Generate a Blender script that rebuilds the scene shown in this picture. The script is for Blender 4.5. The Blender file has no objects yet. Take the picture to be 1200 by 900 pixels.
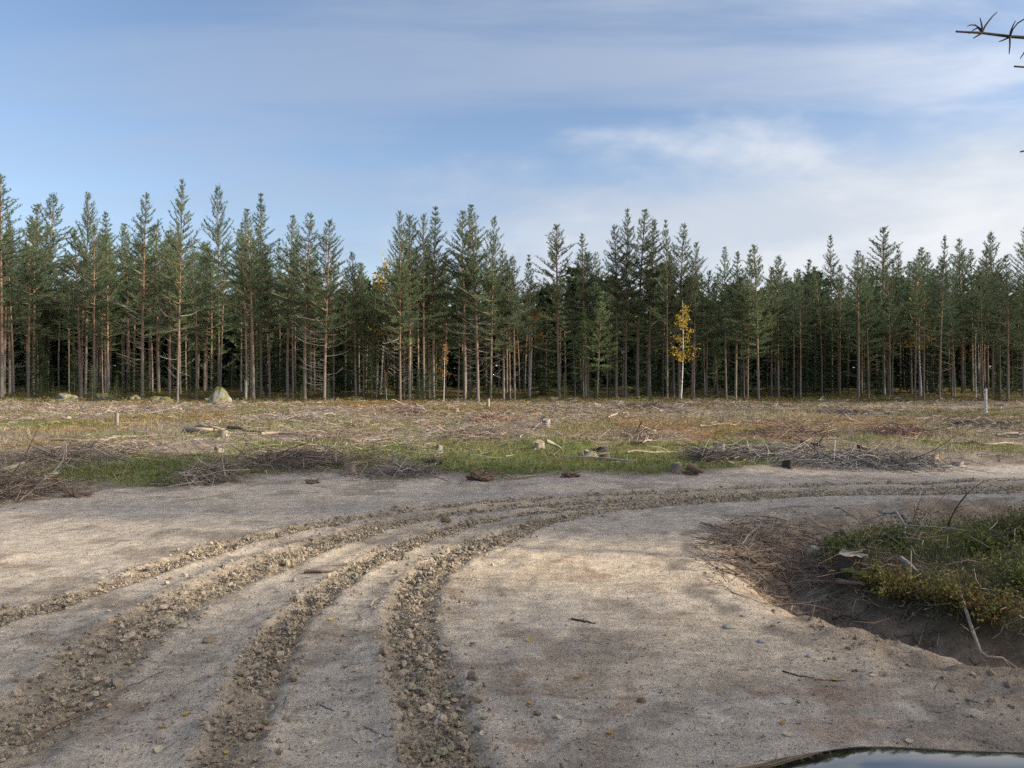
import bpy, math, random
import numpy as np
from mathutils import Vector, Matrix

random.seed(7)
RNG = np.random.default_rng(7)
R = math.radians
scene = bpy.context.scene
COL = scene.collection

# ------------------------------------------------------------------ camera, world, sun, exposure
CAM_H, F = 1.6, 900.0          # eye height (m), focal length in photo pixels (1200 wide)
cam = bpy.data.objects.new('camera', bpy.data.cameras.new('camera'))
COL.objects.link(cam)
cam.location = (0, 0, CAM_H)
cam.rotation_euler = (R(90), 0, 0)
cam.data.sensor_width = 36.0
cam.data.lens = 36.0 * F / 1200.0
cam.data.clip_start = 0.05
cam.data.clip_end = 3000
scene.camera = cam

SUN_EL = R(23)
SUN_AZ = (0.98, -0.20)         # horizontal direction towards the sun: right, a little behind
_l = math.hypot(*SUN_AZ)
sdir = Vector((SUN_AZ[0]/_l*math.cos(SUN_EL), SUN_AZ[1]/_l*math.cos(SUN_EL), math.sin(SUN_EL)))
sun = bpy.data.objects.new('sun', bpy.data.lights.new('sun', 'SUN'))
COL.objects.link(sun)
sun.data.energy = 2.8
sun.data.angle = R(2.5)
sun.data.color = (1.0, 0.90, 0.74)
sun.rotation_euler = sdir.to_track_quat('Z', 'Y').to_euler()

world = bpy.data.worlds.new('World')
scene.world = world
world.use_nodes = True


class NT:
    """tiny node-tree helper"""
    def __init__(self, tree):
        self.t = tree
        tree.nodes.clear()

    def n(self, typ, **kw):
        nd = self.t.nodes.new(typ)
        for k, v in kw.items():
            if k.startswith('i_'):
                key = k[2:]
                key = int(key) if key.isdigit() else key
                nd.inputs[key].default_value = v
            else:
                setattr(nd, k, v)
        return nd

    def l(self, a, b):
        self.t.links.new(a, b)

    def math(self, op, a, b=None, c=None, clamp=False):
        nd = self.n('ShaderNodeMath', operation=op, use_clamp=clamp)
        for i, v in enumerate((a, b, c)):
            if v is None:
                continue
            if isinstance(v, (int, float)):
                nd.inputs[i].default_value = v
            else:
                self.l(v, nd.inputs[i])
        return nd.outputs[0]

    def mix(self, fac, a, b, mode='MIX'):
        nd = self.n('ShaderNodeMix', data_type='RGBA', blend_type=mode)
        for i, v in ((0, fac), (6, a), (7, b)):
            if isinstance(v, (int, float)):
                nd.inputs[i].default_value = v
            elif isinstance(v, tuple):
                nd.inputs[i].default_value = v if len(v) == 4 else v + (1.0,)
            else:
                self.l(v, nd.inputs[i])
        return nd.outputs[2]

    def noise(self, vec, scale, detail=4, rough=0.55, dist=0.0):
        nd = self.n('ShaderNodeTexNoise')
        nd.inputs['Scale'].default_value = scale
        nd.inputs['Detail'].default_value = detail
        nd.inputs['Roughness'].default_value = rough
        nd.inputs['Distortion'].default_value = dist
        if vec is not None:
            self.l(vec, nd.inputs['Vector'])
        return nd.outputs['Fac']

    def ramp(self, fac, lo, hi, a=0.0, b=1.0):
        nd = self.n('ShaderNodeMapRange', interpolation_type='SMOOTHSTEP')
        self.l(fac, nd.inputs[0])
        nd.inputs[1].default_value = lo
        nd.inputs[2].default_value = hi
        nd.inputs[3].default_value = a
        nd.inputs[4].default_value = b
        return nd.outputs[0]


def build_world():
    w = NT(world.node_tree)
    sky = w.n('ShaderNodeTexSky', sky_type='NISHITA')
    sky.sun_disc = False
    sky.sun_elevation = SUN_EL
    sky.sun_rotation = math.atan2(SUN_AZ[0], SUN_AZ[1])
    sky.air_density = 1.0
    sky.dust_density = 0.6
    sky.ozone_density = 1.2
    co = w.n('ShaderNodeTexCoord').outputs['Generated']
    sep = w.n('ShaderNodeSeparateXYZ')
    w.l(co, sep.inputs[0])
    x, y, z = sep.outputs
    # clouds lie on a flat layer high above: project the view direction on it
    zz = w.math('ADD', w.math('MAXIMUM', z, 0.0), 0.09)
    px = w.math('DIVIDE', x, zz)
    py = w.math('DIVIDE', y, zz)
    cmb = w.n('ShaderNodeCombineXYZ')
    w.l(px, cmb.inputs[0]); w.l(py, cmb.inputs[1])
    plane = cmb.outputs[0]
    mp = w.n('ShaderNodeMapping')
    w.l(plane, mp.inputs[0])
    mp.inputs['Rotation'].default_value = (0, 0, R(-28))
    mp.inputs['Scale'].default_value = (0.35, 1.1, 1)
    cirrus = w.noise(mp.outputs[0], 1.6, 6, 0.55, 0.5)
    mp2 = w.n('ShaderNodeMapping')
    w.l(co, mp2.inputs[0])
    mp2.inputs['Location'].default_value = (0.7, 0.15, 0.42)
    mp2.inputs['Scale'].default_value = (1.0, 1.0, 2.6)
    puff = w.noise(mp2.outputs[0], 3.1, 7, 0.55, 0.2)
    # a bank of cloud low in the sky, thicker towards the sun's side
    side = w.ramp(x, -0.50, 0.36)
    low = w.ramp(z, 0.17, 0.37, 1.0, 0.0)
    bank = w.math('MULTIPLY', low, w.math('ADD', w.math('MULTIPLY', side, 0.95), 0.10))
    bank = w.math('ADD', bank, w.math('MULTIPLY', w.math('SUBTRACT', puff, 0.5), 1.6))
    bankm = w.math('MULTIPLY', w.ramp(bank, 0.16, 0.80), w.ramp(z, 0.32, 0.44, 1.0, 0.0))
    thin = w.math('MULTIPLY', w.ramp(cirrus, 0.40, 0.66), w.math('ADD', w.math('MULTIPLY', side, 0.42), w.ramp(z, 0.3, 0.7, 0.3, 0.6)))
    veil = w.math('ADD', w.math('MULTIPLY', w.ramp(z, 0.0, 0.4, 1.0, 0.0), 0.28), thin, clamp=True)
    blue = w.mix(1.0, sky.outputs[0], (1.04, 1.03, 1.08), 'MULTIPLY')
    # thin cloud brightens towards the sun: glow added outside the view to fill shade
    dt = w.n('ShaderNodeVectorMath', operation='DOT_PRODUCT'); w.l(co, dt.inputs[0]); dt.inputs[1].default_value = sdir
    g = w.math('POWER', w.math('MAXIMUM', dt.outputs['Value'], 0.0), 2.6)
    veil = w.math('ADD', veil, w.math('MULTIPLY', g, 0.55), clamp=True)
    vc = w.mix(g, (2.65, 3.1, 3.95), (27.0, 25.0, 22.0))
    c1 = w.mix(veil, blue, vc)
    lum = w.mix(w.ramp(puff, 0.38, 0.68), (3.7, 4.05, 4.6), (5.2, 5.3, 5.45))
    c2 = w.mix(w.math('MULTIPLY', bankm, 0.93), c1, lum)
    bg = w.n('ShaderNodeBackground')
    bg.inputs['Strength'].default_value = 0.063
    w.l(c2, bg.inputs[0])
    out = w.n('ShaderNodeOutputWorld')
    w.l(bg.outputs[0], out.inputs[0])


build_world()
scene.view_settings.view_transform = 'Standard'
scene.view_settings.look = 'None'
scene.view_settings.exposure = 1.47
scene.view_settings.gamma = 1.0
scene.render.engine = 'CYCLES'
scene.cycles.use_denoising = False
scene.cycles.max_bounces = 6
scene.cycles.transparent_max_bounces = 6

# ------------------------------------------------------------------ numpy helpers
def smooth(a, b, x):
    t = np.clip((x - a) / (b - a), 0, 1)
    return t * t * (3 - 2 * t)


_perm = np.random.default_rng(3).permutation(4096)


def _hash(ix, iy):
    return _perm[(_perm[ix & 4095] + iy) & 4095] / 4095.0


def vnoise(x, y):
    x = np.asarray(x, float); y = np.asarray(y, float)
    ix = np.floor(x).astype(np.int64); iy = np.floor(y).astype(np.int64)
    fx = x - ix; fy = y - iy
    fx = fx * fx * (3 - 2 * fx); fy = fy * fy * (3 - 2 * fy)
    a = _hash(ix, iy); b = _hash(ix + 1, iy); c = _hash(ix, iy + 1); d = _hash(ix + 1, iy + 1)
    return (a * (1 - fx) + b * fx) * (1 - fy) + (c * (1 - fx) + d * fx) * fy


def fbm(x, y, o=4, g=0.5):
    s = 0; a = 1; n = 0
    for i in range(o):
        s = s + a * vnoise(x * 2 ** i + 17.3 * i, y * 2 ** i - 9.1 * i); n += a; a *= g
    return s / n                       # 0..1


def seg_dist(X, Y, pts):
    """distance to a polyline, with the arc fraction of the closest point and the side (+ = left of travel)"""
    X = np.asarray(X, float); Y = np.asarray(Y, float)
    best = np.full(X.shape, 1e9); frac = np.zeros(X.shape); side = np.zeros(X.shape)
    n = len(pts) - 1
    for i in range(n):
        ax, ay = pts[i]; bx, by = pts[i + 1]
        dx, dy = bx - ax, by - ay
        L2 = dx * dx + dy * dy
        t = np.clip(((X - ax) * dx + (Y - ay) * dy) / L2, 0, 1)
        ex = X - (ax + t * dx); ey = Y - (ay + t * dy)
        d = np.sqrt(ex * ex + ey * ey)
        m = d < best
        best = np.where(m, d, best); frac = np.where(m, (i + t) / n, frac)
        side = np.where(m, np.sign(dx * ey - dy * ex), side)
    return best, frac, side


def gpt(x, y, z=0.0):
    """a point of the ground plan measured from the photograph"""
    Yd = (CAM_H - z) * F / (y - 450.0)
    return ((x - 600.0) / F * Yd, Yd)


def catmull(pts, k=6):
    P = np.array(pts, float)
    P = np.vstack([2 * P[0] - P[1], P, 2 * P[-1] - P[-2]])
    out = []
    for i in range(1, len(P) - 2):
        for j in range(k):
            t = j / k
            out.append(0.5 * (2 * P[i] + (P[i + 1] - P[i - 1]) * t + (2 * P[i - 1] - 5 * P[i] + 4 * P[i + 1] - P[i + 2]) * t * t
                              + (-P[i - 1] + 3 * P[i] - 3 * P[i + 1] + P[i + 2]) * t ** 3))
    out.append(P[-2])
    return np.array(out)


# ------------------------------------------------------------------ plan of the place
RUTS = [
    (0.17, [(-60, 752), (0, 728), (60, 709), (110, 692), (165, 674), (250, 646), (330, 626), (400, 613), (470, 602), (560, 591), (700, 581), (860, 572), (1000, 567), (1230, 562)]),
    (0.27, [(0, 885), (45, 845), (95, 800), (140, 755), (200, 713), (260, 682), (330, 655), (400, 632), (470, 614), (560, 600), (650, 592), (760, 584), (900, 577), (1230, 569)]),
    (0.15, [(255, 935), (270, 885), (290, 830), (312, 780), (340, 735), (372, 703), (410, 675), (450, 655), (500, 632), (560, 614), (640, 601), (740, 591), (860, 583), (1230, 573)]),
    (0.19, [(540, 940), (518, 880), (502, 825), (488, 775), (480, 735), (486, 702), (505, 676), (535, 656), (580, 637), (640, 614), (700, 601), (800, 590), (900, 583), (1050, 578), (1230, 578)]),
]
RUT_LINES = [(w, catmull([gpt(*p) for p in pts], 4)) for w, pts in RUTS]

_edge = [(-260, 600), (-60, 590), (0, 585), (60, 582), (130, 571), (200, 572), (270, 565), (350, 558), (420, 557), (500, 560), (560, 562), (640, 557),
         (760, 556), (850, 553), (920, 548), (1000, 547), (1100, 545), (1200, 547), (1400, 549)]
EA = np.array([(x - 600) / F for x, y in _edge]); EY = np.array([CAM_H * F / (y - 450) for x, y in _edge])


def field_d(X, Y):
    """metres past the road's far edge into the cleared field"""
    a = X / np.maximum(Y, 3.0)
    e = np.interp(a, EA, EY)
    return Y - e + (fbm(X * 0.9, Y * 0.9, 3) - 0.5) * 1.6


VERGE = [(30, -3.0), (6.5, 0.8), (4.2, 2.3), (2.9, 3.2), (2.42, 3.75), (2.12, 4.3), (1.88, 5.05), (1.80, 6.0), (1.95, 7.1), (2.3, 8.2), (3.0, 9.1), (4.3, 9.8), (6.8, 10.3), (14, 10.6), (40, 10.6)]
DITCH = [(30, -1.9), (7.0, 2.4), (5.4, 3.5), (4.3, 4.25), (3.35, 4.95), (2.75, 5.65), (2.45, 6.5), (2.65, 7.4), (3.3, 8.2), (4.6, 8.8), (7, 9.2), (12, 9.4), (40, 9.4)]
VERGE_P = catmull(VERGE, 3); DITCH_P = catmull(DITCH, 3)


def in_verge(X, Y):
    """signed: >0 right of the road's edge (in the ditch or on the bank)"""
    d, f, s = seg_dist(X, Y, VERGE_P)
    return -d * s


def verge_all(X, Y):
    d, f, s = seg_dist(X, Y, DITCH_P)
    return d, f, -s                     # side > 0: the bank (mound) side


def rut_d(X, Y):
    """normalised distance to the nearest rut, 0 at its middle, 1 at its edge"""
    best = np.full(np.shape(X), 9.0)
    wob = (fbm(np.asarray(X) * 3.0, np.asarray(Y) * 3.0, 3) - 0.5) * 0.35
    for w, line in RUT_LINES:
        d, f, s = seg_dist(X, Y, line)
        best = np.minimum(best, d / w + wob)
    return best


def hgt(X, Y, detail=True):
    X = np.asarray(X, float); Y = np.asarray(Y, float)
    h = (fbm(X * 0.35, Y * 0.35, 3) - 0.5) * 0.10
    fd = field_d(X, Y)
    fm = smooth(-0.1, 1.0, fd)
    h = h + fm * (0.07 + (fbm(X * 0.22 + 40, Y * 0.22, 4) - 0.5) * 0.50 + (fbm(X * 1.3, Y * 1.3, 3) - 0.5) * 0.13)
    # berm of pushed-up soil along the edge
    h = h + 0.09 * np.exp(-((fd - 0.2) / 0.45) ** 2) * fbm(X * 1.1 + 5, Y * 1.1, 3)
    # forest floor climbs gently behind the clearing
    h = h + np.clip(Y - 64, 0, 120) * 0.0245 + (fbm(X * 0.25, Y * 0.25 + 70, 3) - 0.5) * 0.6 * smooth(62, 70, Y)
    # ditch and vegetated bank on the right
    near = (X > 0.5) & (Y < 14) & (Y > -12)
    if np.any(near):
        hx = np.zeros(X.shape)
        xn, yn = X[near], Y[near]
        d, f, s = verge_all(xn, yn)
        v = in_verge(xn, yn)
        prof = np.where(s > 0, np.exp(-(d / 0.30) ** 2), np.exp(-(d / 0.52) ** 2))
        nfront = smooth(0.62, 0.42, f)           # the deep reach in front of the mound
        dep = 0.15 + 0.27 * nfront
        wob = (fbm(xn * 2.2, yn * 2.2, 4) - 0.5)
        bank = np.where(s > 0, smooth(0.12, 1.9, d), 0)
        hh = -dep * prof * smooth(-0.25, 0.35, v) + bank * (0.20 + wob * 0.16) - np.where(s > 0, smooth(0.8, 0.2, d) * 0.10 * nfront, 0)
        hh = hh + (fbm(xn * 4.3, yn * 4.3 + 8, 4) - .5) * .12 * smooth(-0.2, 0.25, v) * smooth(1.6, .8, v) + wob * 0.16 * smooth(-0.15, 0.4, v) + (fbm(xn * 8, yn * 8, 3) - .5) * .06 * smooth(-0.1, 0.3, v)
        # little ridge of spoil behind the mound
        hh = hh + 0.16 * np.exp(-(((xn - 5.6) / 1.0) ** 2 + ((yn - 9.75) / 0.32) ** 2))
        hx[near] = hh
        h = h + hx
    if detail:
        vis = (Y > 1.0) & (Y < 18) & (np.abs(X) < 14)
        if np.any(vis):
            xv, yv = X[vis], Y[vis]
            r = rut_d(xv, yv)
            rm = smooth(1.25, 0.55, r)
            rough = (fbm(xv * 12, yv * 12, 3, 0.65) - 0.45) * 0.085
            du = np.full(xv.shape, 9.0)
            for w_, ln_ in RUT_LINES[1:]:
                du = np.minimum(du, seg_dist(xv, yv, ln_)[0])
            # shallow wheel-wide ripples that follow the ruts, and scuffs
            ribs = np.sin(du * 2 * np.pi / 0.33 + fbm(xv, yv, 2) * 5) * 0.006 * smooth(0.35, 0.6, fbm(xv * .8 + 9, yv * .8, 2)) * smooth(1.1, .5, du)
            ribs = ribs + (fbm(xv * 2.6 + 31, yv * 3.4, 4) - .5) * 0.045
            edge = 0.018 * np.exp(-((r - 1.05) / 0.3) ** 2)
            fine = (fbm(xv * 9, yv * 9, 3, .6) - 0.5) * 0.022
            # faint older wheel marks, shallow and smooth
            old = (fbm(xv * 1.2 + 3, yv * 4.0, 3) - 0.5) * 0.035 * smooth(7, 9, yv)
            add = rm * (rough - 0.02) + edge + fine + ribs + old * (1 - smooth(-.2, .4, field_d(xv, yv)))
            hd = np.zeros(X.shape); hd[vis] = add
            h = h + hd
    return h


def hz(x, y):
    return float(hgt(np.array([x]), np.array([y]))[0])


# ------------------------------------------------------------------ field colours (what grows where)
def ell(x, y, rx, ry):
    cx, cy = gpt(x, y)
    y0 = gpt(x, y - ry)[1]; y1 = gpt(x, y + ry)[1]
    return cx, cy, rx / F * cy, (y0 - y1) / 2


GREEN = [ell(*e) for e in [(150, 557, 140, 13), (260, 552, 130, 15), (60, 505, 80, 7), (880, 540, 60, 10), (760, 525, 60, 8), (480, 530, 130, 15), (580, 538, 150, 16), (690, 540, 120, 17), (850, 545, 45, 9),
                           (370, 520, 70, 7), (560, 520, 80, 7), (1010, 522, 40, 5), (880, 528, 60, 8), (60, 497, 80, 4), (310, 500, 50, 3), (650, 530, 60, 8), (1150, 530, 80, 6), (260, 540, 60, 6), (110, 545, 90, 8)]]
RUST = [ell(*e) for e in [(90, 511, 65, 4), (130, 497, 55, 4), (430, 476, 60, 3), (770, 502, 90, 6), (240, 490, 50, 4), (840, 515, 50, 5), (900, 505, 90, 5), (1000, 497, 80, 4), (40, 530, 60, 5), (560, 482, 60, 3)]]
STRAW = [ell(*e) for e in [(690, 506, 70, 8), (640, 512, 50, 6), (890, 492, 110, 5), (800, 497, 60, 6), (560, 505, 60, 5), (1080, 512, 70, 6), (1160, 525, 60, 5), (380, 505, 90, 5)]]


def emask(X, Y, ells):
    m = np.zeros(np.shape(X))
    wob = (fbm(X * 0.5 + 11, Y * 0.35, 4) - 0.5) * 2.0
    for cx, cy, rx, ry in ells:
        q = np.sqrt(((X - cx) / rx) ** 2 + ((Y - cy) / ry) ** 2)
        m = np.maximum(m, smooth(1.25, 0.45, q + wob * 0.7))
    return m


def field_masks(X, Y):
    g = emask(X, Y, GREEN); r = emask(X, Y, RUST); s = emask(X, Y, STRAW)
    n = fbm(X * 0.35 + 90, Y * 0.25, 4)
    g = np.clip(g + 0.55 * smooth(0.50, 0.66, n), 0, 1)
    s = np.clip(s + 0.4 * smooth(0.55, 0.72, fbm(X * 0.3 - 30, Y * 0.3, 4)), 0, 1)
    r = np.clip(r * (1 - g * 0.5) + 0.5 * smooth(0.6, 0.72, fbm(X * 0.4 + 7, Y * 0.4 + 60, 3)), 0, 1)
    return g, r, s


def lerp(a, b, t):
    return a + (np.asarray(b) - a) * t[..., None]


def ground_color(X, Y):
    n1 = fbm(X * 0.8, Y * 0.8, 4); n2 = fbm(X * 2.7 + 5, Y * 2.7, 4); n3 = fbm(X * 0.25 + 33, Y * 0.6, 3)
    sand = np.ones(X.shape + (3,)) * np.array([0.455, 0.38, 0.298])
    sand = lerp(sand, [0.365, 0.312, 0.255], smooth(0.45, 0.62, n1) * 0.8)         # greyer, compacted
    sand = lerp(sand, [0.20, 0.155, 0.118], smooth(0.52, 0.68, n2) * 0.6)          # damp and humus
    sand = lerp(sand, [0.48, 0.385, 0.275], smooth(0.54, 0.66, n3) * 0.55)         # clean dry sand
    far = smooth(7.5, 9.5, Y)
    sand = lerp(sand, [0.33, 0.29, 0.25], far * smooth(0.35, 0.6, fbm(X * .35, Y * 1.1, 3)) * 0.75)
    red = smooth(0.05, 0.015, np.abs(fbm(X * 1.1 + 70, Y * 1.9 + 12, 4) - .5)) * smooth(0.52, 0.62, fbm(X * 2.1, Y * 2.1 + 44, 3)) * smooth(-3, 0.5, X) * smooth(9, 7, Y)
    sand = lerp(sand, [0.22, 0.115, 0.065], red * 0.4)                           # strips of needle litter
    r = rut_d(X, Y)
    rm = smooth(1.2, 0.7, r) * (Y < 16)
    sand = lerp(sand, [0.315, 0.255, 0.185], rm * 0.9)
    # field
    g, ru, st = field_masks(X, Y)
    duff = np.ones(X.shape + (3,)) * np.array([0.215, 0.175, 0.145])
    duff = lerp(duff, [0.14, 0.108, 0.085], smooth(0.45, 0.65, n2))
    duff = lerp(duff, [0.22, 0.18, 0.11], st * 0.7)
    duff = lerp(duff, [0.27, 0.14, 0.055], ru * 0.7)
    duff = lerp(duff, [0.115, 0.14, 0.04], g * 0.9)
    fd = field_d(X, Y)
    c = lerp(sand, np.array([0.17, 0.135, 0.105]), smooth(-0.5, 0.0, fd)[...] * 0.8)
    fm = smooth(-0.15, 0.35, fd)
    c = c * (1 - fm[..., None]) + duff * fm[..., None]
    # forest floor: moss and dwarf shrubs
    moss = lerp(np.ones(X.shape + (3,)) * np.array([0.085, 0.085, 0.03]), [0.12, 0.075, 0.035], smooth(0.45, 0.6, n1))
    mm = smooth(63, 67, Y + (n1 - .5) * 6)
    c = c * (1 - mm[..., None]) + moss * mm[..., None]
    # ditch and bank
    near = (X > 0.5) & (Y < 14) & (Y > -12)
    if np.any(near):
        xn, yn = X[near], Y[near]
        d, f, s = verge_all(xn, yn)
        v = in_verge(xn, yn)
        cc = c[near]
        nn = n2[near]
        lip = smooth(.16, .05, np.abs(v + .28 + (fbm(xn * 1.5, yn * 1.5 + 3, 3) - .5) * .5)) * smooth(.40, .58, fbm(xn * 2.2 + 4, yn * 2.2, 3))
        cc = lerp(cc, [0.17, 0.14, 0.115], lip * .75)       # strip of trodden dark humus along the lip
        soil = lerp(np.ones(xn.shape + (3,)) * np.array([0.235, 0.175, 0.125]), [0.32, 0.265, 0.205], smooth(0.5, 0.66, nn))
        cc = lerp(cc, soil, smooth(-0.35, 0.35, v + (nn - .5) * 0.8) * 0.9)
        humus = smooth(0.16, 0.42, np.where(s > 0, d, 0) + (nn - .5) * .3)
        cc = lerp(cc, [0.055, 0.048, 0.03], humus * 0.92)
        c[near] = cc
    return np.clip(c, 0, 1)


# ------------------------------------------------------------------ mesh helpers
def mk(name, V, Fc, mats, parent=None, col=None, mi=None, shade=False, loc=None):
    """link one mesh object built from arrays; Fc is (n,3) or (n,4)"""
    V = np.asarray(V, np.float32); Fc = np.asarray(Fc, np.int32)
    me = bpy.data.meshes.new(name)
    k = Fc.shape[1]
    me.vertices.add(len(V)); me.vertices.foreach_set('co', V.ravel())
    me.loops.add(Fc.size); me.loops.foreach_set('vertex_index', Fc.ravel())
    me.polygons.add(len(Fc)); me.polygons.foreach_set('loop_start', np.arange(0, Fc.size, k, dtype=np.int32))
    if not isinstance(mats, (list, tuple)):
        mats = [mats]
    for m in mats:
        me.materials.append(m)
    if mi is not None:
        me.polygons.foreach_set('material_index', np.asarray(mi, np.int32))
    me.polygons.foreach_set('use_smooth', np.full(len(Fc), shade, bool))
    if col is not None:
        ca = me.color_attributes.new('Col', 'FLOAT_COLOR', 'POINT')
        c4 = np.ones((len(V), 4), np.float32); c4[:, :3] = col
        ca.data.foreach_set('color', c4.ravel())
    me.update()
    o = bpy.data.objects.new(name, me)
    COL.objects.link(o)
    if parent is not None:
        o.parent = parent
    if loc is not None:
        o.location = loc
    return o


def empty(name, loc=(0, 0, 0), rz=0.0, s=1.0):
    o = bpy.data.objects.new(name, None)
    COL.objects.link(o)
    o.location = loc; o.rotation_euler = (0, 0, rz); o.scale = (s, s, s)
    o.empty_display_size = 0.2
    return o


def tag(o, label=None, cat=None, group=None, kind=None):
    if label: o['label'] = label
    if cat: o['category'] = cat
    if group: o['group'] = group
    if kind: o['kind'] = kind
    return o


def share(name, mesh, parent=None, loc=(0, 0, 0), rot=(0, 0, 0), s=(1, 1, 1)):
    o = bpy.data.objects.new(name, mesh)
    COL.objects.link(o)
    if parent is not None: o.parent = parent
    o.location = loc; o.rotation_euler = rot; o.scale = s
    return o


def unit(v):
    v = np.asarray(v, float)
    return v / (np.linalg.norm(v, axis=-1, keepdims=True) + 1e-9)


class MB:
    """collects triangles"""
    def __init__(self):
        self.V = []; self.F = []; self.M = []; self.C = []; self.n = 0

    def add(self, V, Fc, m=0, c=None):
        V = np.asarray(V, float); Fc = np.asarray(Fc, int)
        if Fc.shape[1] == 4:
            Fc = np.vstack([Fc[:, [0, 1, 2]], Fc[:, [0, 2, 3]]])
        self.V.append(V); self.F.append(Fc + self.n); self.M.append(np.full(len(Fc), m)); self.n += len(V)
        if c is None: c = (1, 1, 1)
        c = np.asarray(c, float)
        self.C.append(np.broadcast_to(c, (len(V), 3)))

    def tube(self, P, rad, sides=6, m=0, cap=True, c=None, jit=0.0, rng=RNG):
        P = np.asarray(P, float); n = len(P)
        rad = np.broadcast_to(np.asarray(rad, float), (n,))
        T = unit(np.gradient(P, axis=0))
        up = np.array([0, 0, 1.0]) if abs(T[0, 2]) < 0.9 else np.array([1.0, 0, 0])
        A = unit(np.cross(T, up)); B = np.cross(T, A)
        an = np.arange(sides) / sides * 2 * np.pi
        rr = rad[:, None] * (1 + jit * (rng.random((n, sides)) - .5)) if jit else rad[:, None] * np.ones((1, sides))
        V = P[:, None, :] + rr[..., None] * (np.cos(an)[None, :, None] * A[:, None, :] + np.sin(an)[None, :, None] * B[:, None, :])
        V = V.reshape(-1, 3)
        q = []
        for i in range(n - 1):
            for j in range(sides):
                j2 = (j + 1) % sides
                q.append((i * sides + j, i * sides + j2, (i + 1) * sides + j2, (i + 1) * sides + j))
        self.add(V, np.array(q), m, c)
        if cap:
            for e in (0, n - 1):
                ring = V[e * sides:(e + 1) * sides]
                vv = np.vstack([ring, P[e]])
                f = [(j, (j + 1) % sides, sides) for j in range(sides)]
                if e == 0: f = [t[::-1] for t in f]
                self.add(vv, np.array(f), m, c)

    def twigs(self, P0, P1, r, m=0, c=None, bend=None):
        """many three-sided twigs at once, each with a bend in the middle"""
        P0 = np.asarray(P0, float); P1 = np.asarray(P1, float); n = len(P0)
        if n == 0: return
        r = np.broadcast_to(np.asarray(r, float), (n,))
        T = unit(P1 - P0)
        ref = np.where(np.abs(T[:, 2:3]) < 0.9, [[0, 0, 1.0]], [[1.0, 0, 0]])
        A = unit(np.cross(T, ref)); B = np.cross(T, A)
        Mid = (P0 + P1) / 2
        if bend is not None: Mid = Mid + bend
        an = np.array([0, 2.094, 4.189])
        ringv = np.cos(an)[None, :, None] * A[:, None, :] + np.sin(an)[None, :, None] * B[:, None, :]
        V = np.stack([P0[:, None] + ringv * r[:, None, None], Mid[:, None] + ringv * r[:, None, None] * .85, P1[:, None] + ringv * r[:, None, None] * .4], 1)
        V = V.reshape(-1, 3)
        q = []
        for a in (0, 3):
            for j in range(3):
                q.append((a + j, a + (j + 1) % 3, a + 3 + (j + 1) % 3, a + 3 + j))
        q = np.array(q)
        Fq = (np.arange(n)[:, None, None] * 9 + q[None]).reshape(-1, 4)
        if c is not None:
            c = np.asarray(c, float)
            if c.ndim == 2: c = np.repeat(c, 9, 0)
        self.add(V, Fq, m, c)

    def blades(self, C0, D, L, W, m=0, c=None, rng=RNG):
        """many thin pointed blades: one triangle each, root at C0 along D"""
        C0 = np.asarray(C0, float); D = unit(D); n = len(C0)
        if n == 0: return
        L = np.broadcast_to(np.asarray(L, float), (n,)); W = np.broadcast_to(np.asarray(W, float), (n,))
        S = unit(np.cross(D, rng.normal(size=(n, 3))))
        V = np.stack([C0 - S * W[:, None] / 2, C0 + S * W[:, None] / 2, C0 + D * L[:, None]], 1).reshape(-1, 3)
        if c is not None:
            c = np.asarray(c, float)
            if c.ndim == 2: c = np.repeat(c, 3, 0)
        self.add(V, np.arange(3 * n).reshape(-1, 3), m, c)

    def leaves(self, C0, N, S, m=0, c=None, asp=0.6, rng=RNG):
        """many small four-cornered leaves, normal about N, size S"""
        C0 = np.asarray(C0, float); n = len(C0)
        if n == 0: return
        N = unit(N); S = np.broadcast_to(np.asarray(S, float), (n,))[:, None]
        A = unit(np.cross(N, rng.normal(size=(n, 3)))); B = np.cross(N, A)
        V = np.stack([C0 - A * S, C0 - B * S * asp + N * S * .15, C0 + A * S, C0 + B * S * asp + N * S * .15], 1).reshape(-1, 3)
        if c is not None:
            c = np.asarray(c, float)
            if c.ndim == 2: c = np.repeat(c, 4, 0)
        self.add(V, np.arange(4 * n).reshape(-1, 4), m, c)

    def build(self, name, mats, parent=None, shade=False, col=True, loc=None):
        V = np.vstack(self.V); Fc = np.vstack(self.F); M = np.concatenate(self.M)
        C = np.vstack(self.C) if col else None
        return mk(name, V, Fc, mats, parent, C, M, shade, loc)


def ico(sub=1):
    t = (1 + 5 ** .5) / 2
    V = [(-1, t, 0), (1, t, 0), (-1, -t, 0), (1, -t, 0), (0, -1, t), (0, 1, t), (0, -1, -t), (0, 1, -t), (t, 0, -1), (t, 0, 1), (-t, 0, -1), (-t, 0, 1)]
    Fc = [(0, 11, 5), (0, 5, 1), (0, 1, 7), (0, 7, 10), (0, 10, 11), (1, 5, 9), (5, 11, 4), (11, 10, 2), (10, 7, 6), (7, 1, 8),
          (3, 9, 4), (3, 4, 2), (3, 2, 6), (3, 6, 8), (3, 8, 9), (4, 9, 5), (2, 4, 11), (6, 2, 10), (8, 6, 7), (9, 8, 1)]
    V = [tuple(unit(v)) for v in V]
    for _ in range(sub):
        cache = {}; nf = []

        def mid(a, b):
            k = (min(a, b), max(a, b))
            if k not in cache:
                V.append(tuple(unit((np.array(V[a]) + np.array(V[b])) / 2))); cache[k] = len(V) - 1
            return cache[k]
        for a, b, c in Fc:
            x, y, z = mid(a, b), mid(b, c), mid(c, a)
            nf += [(a, x, z), (b, y, x), (c, z, y), (x, y, z)]
        Fc = nf
    return np.array(V), np.array(Fc)


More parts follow.
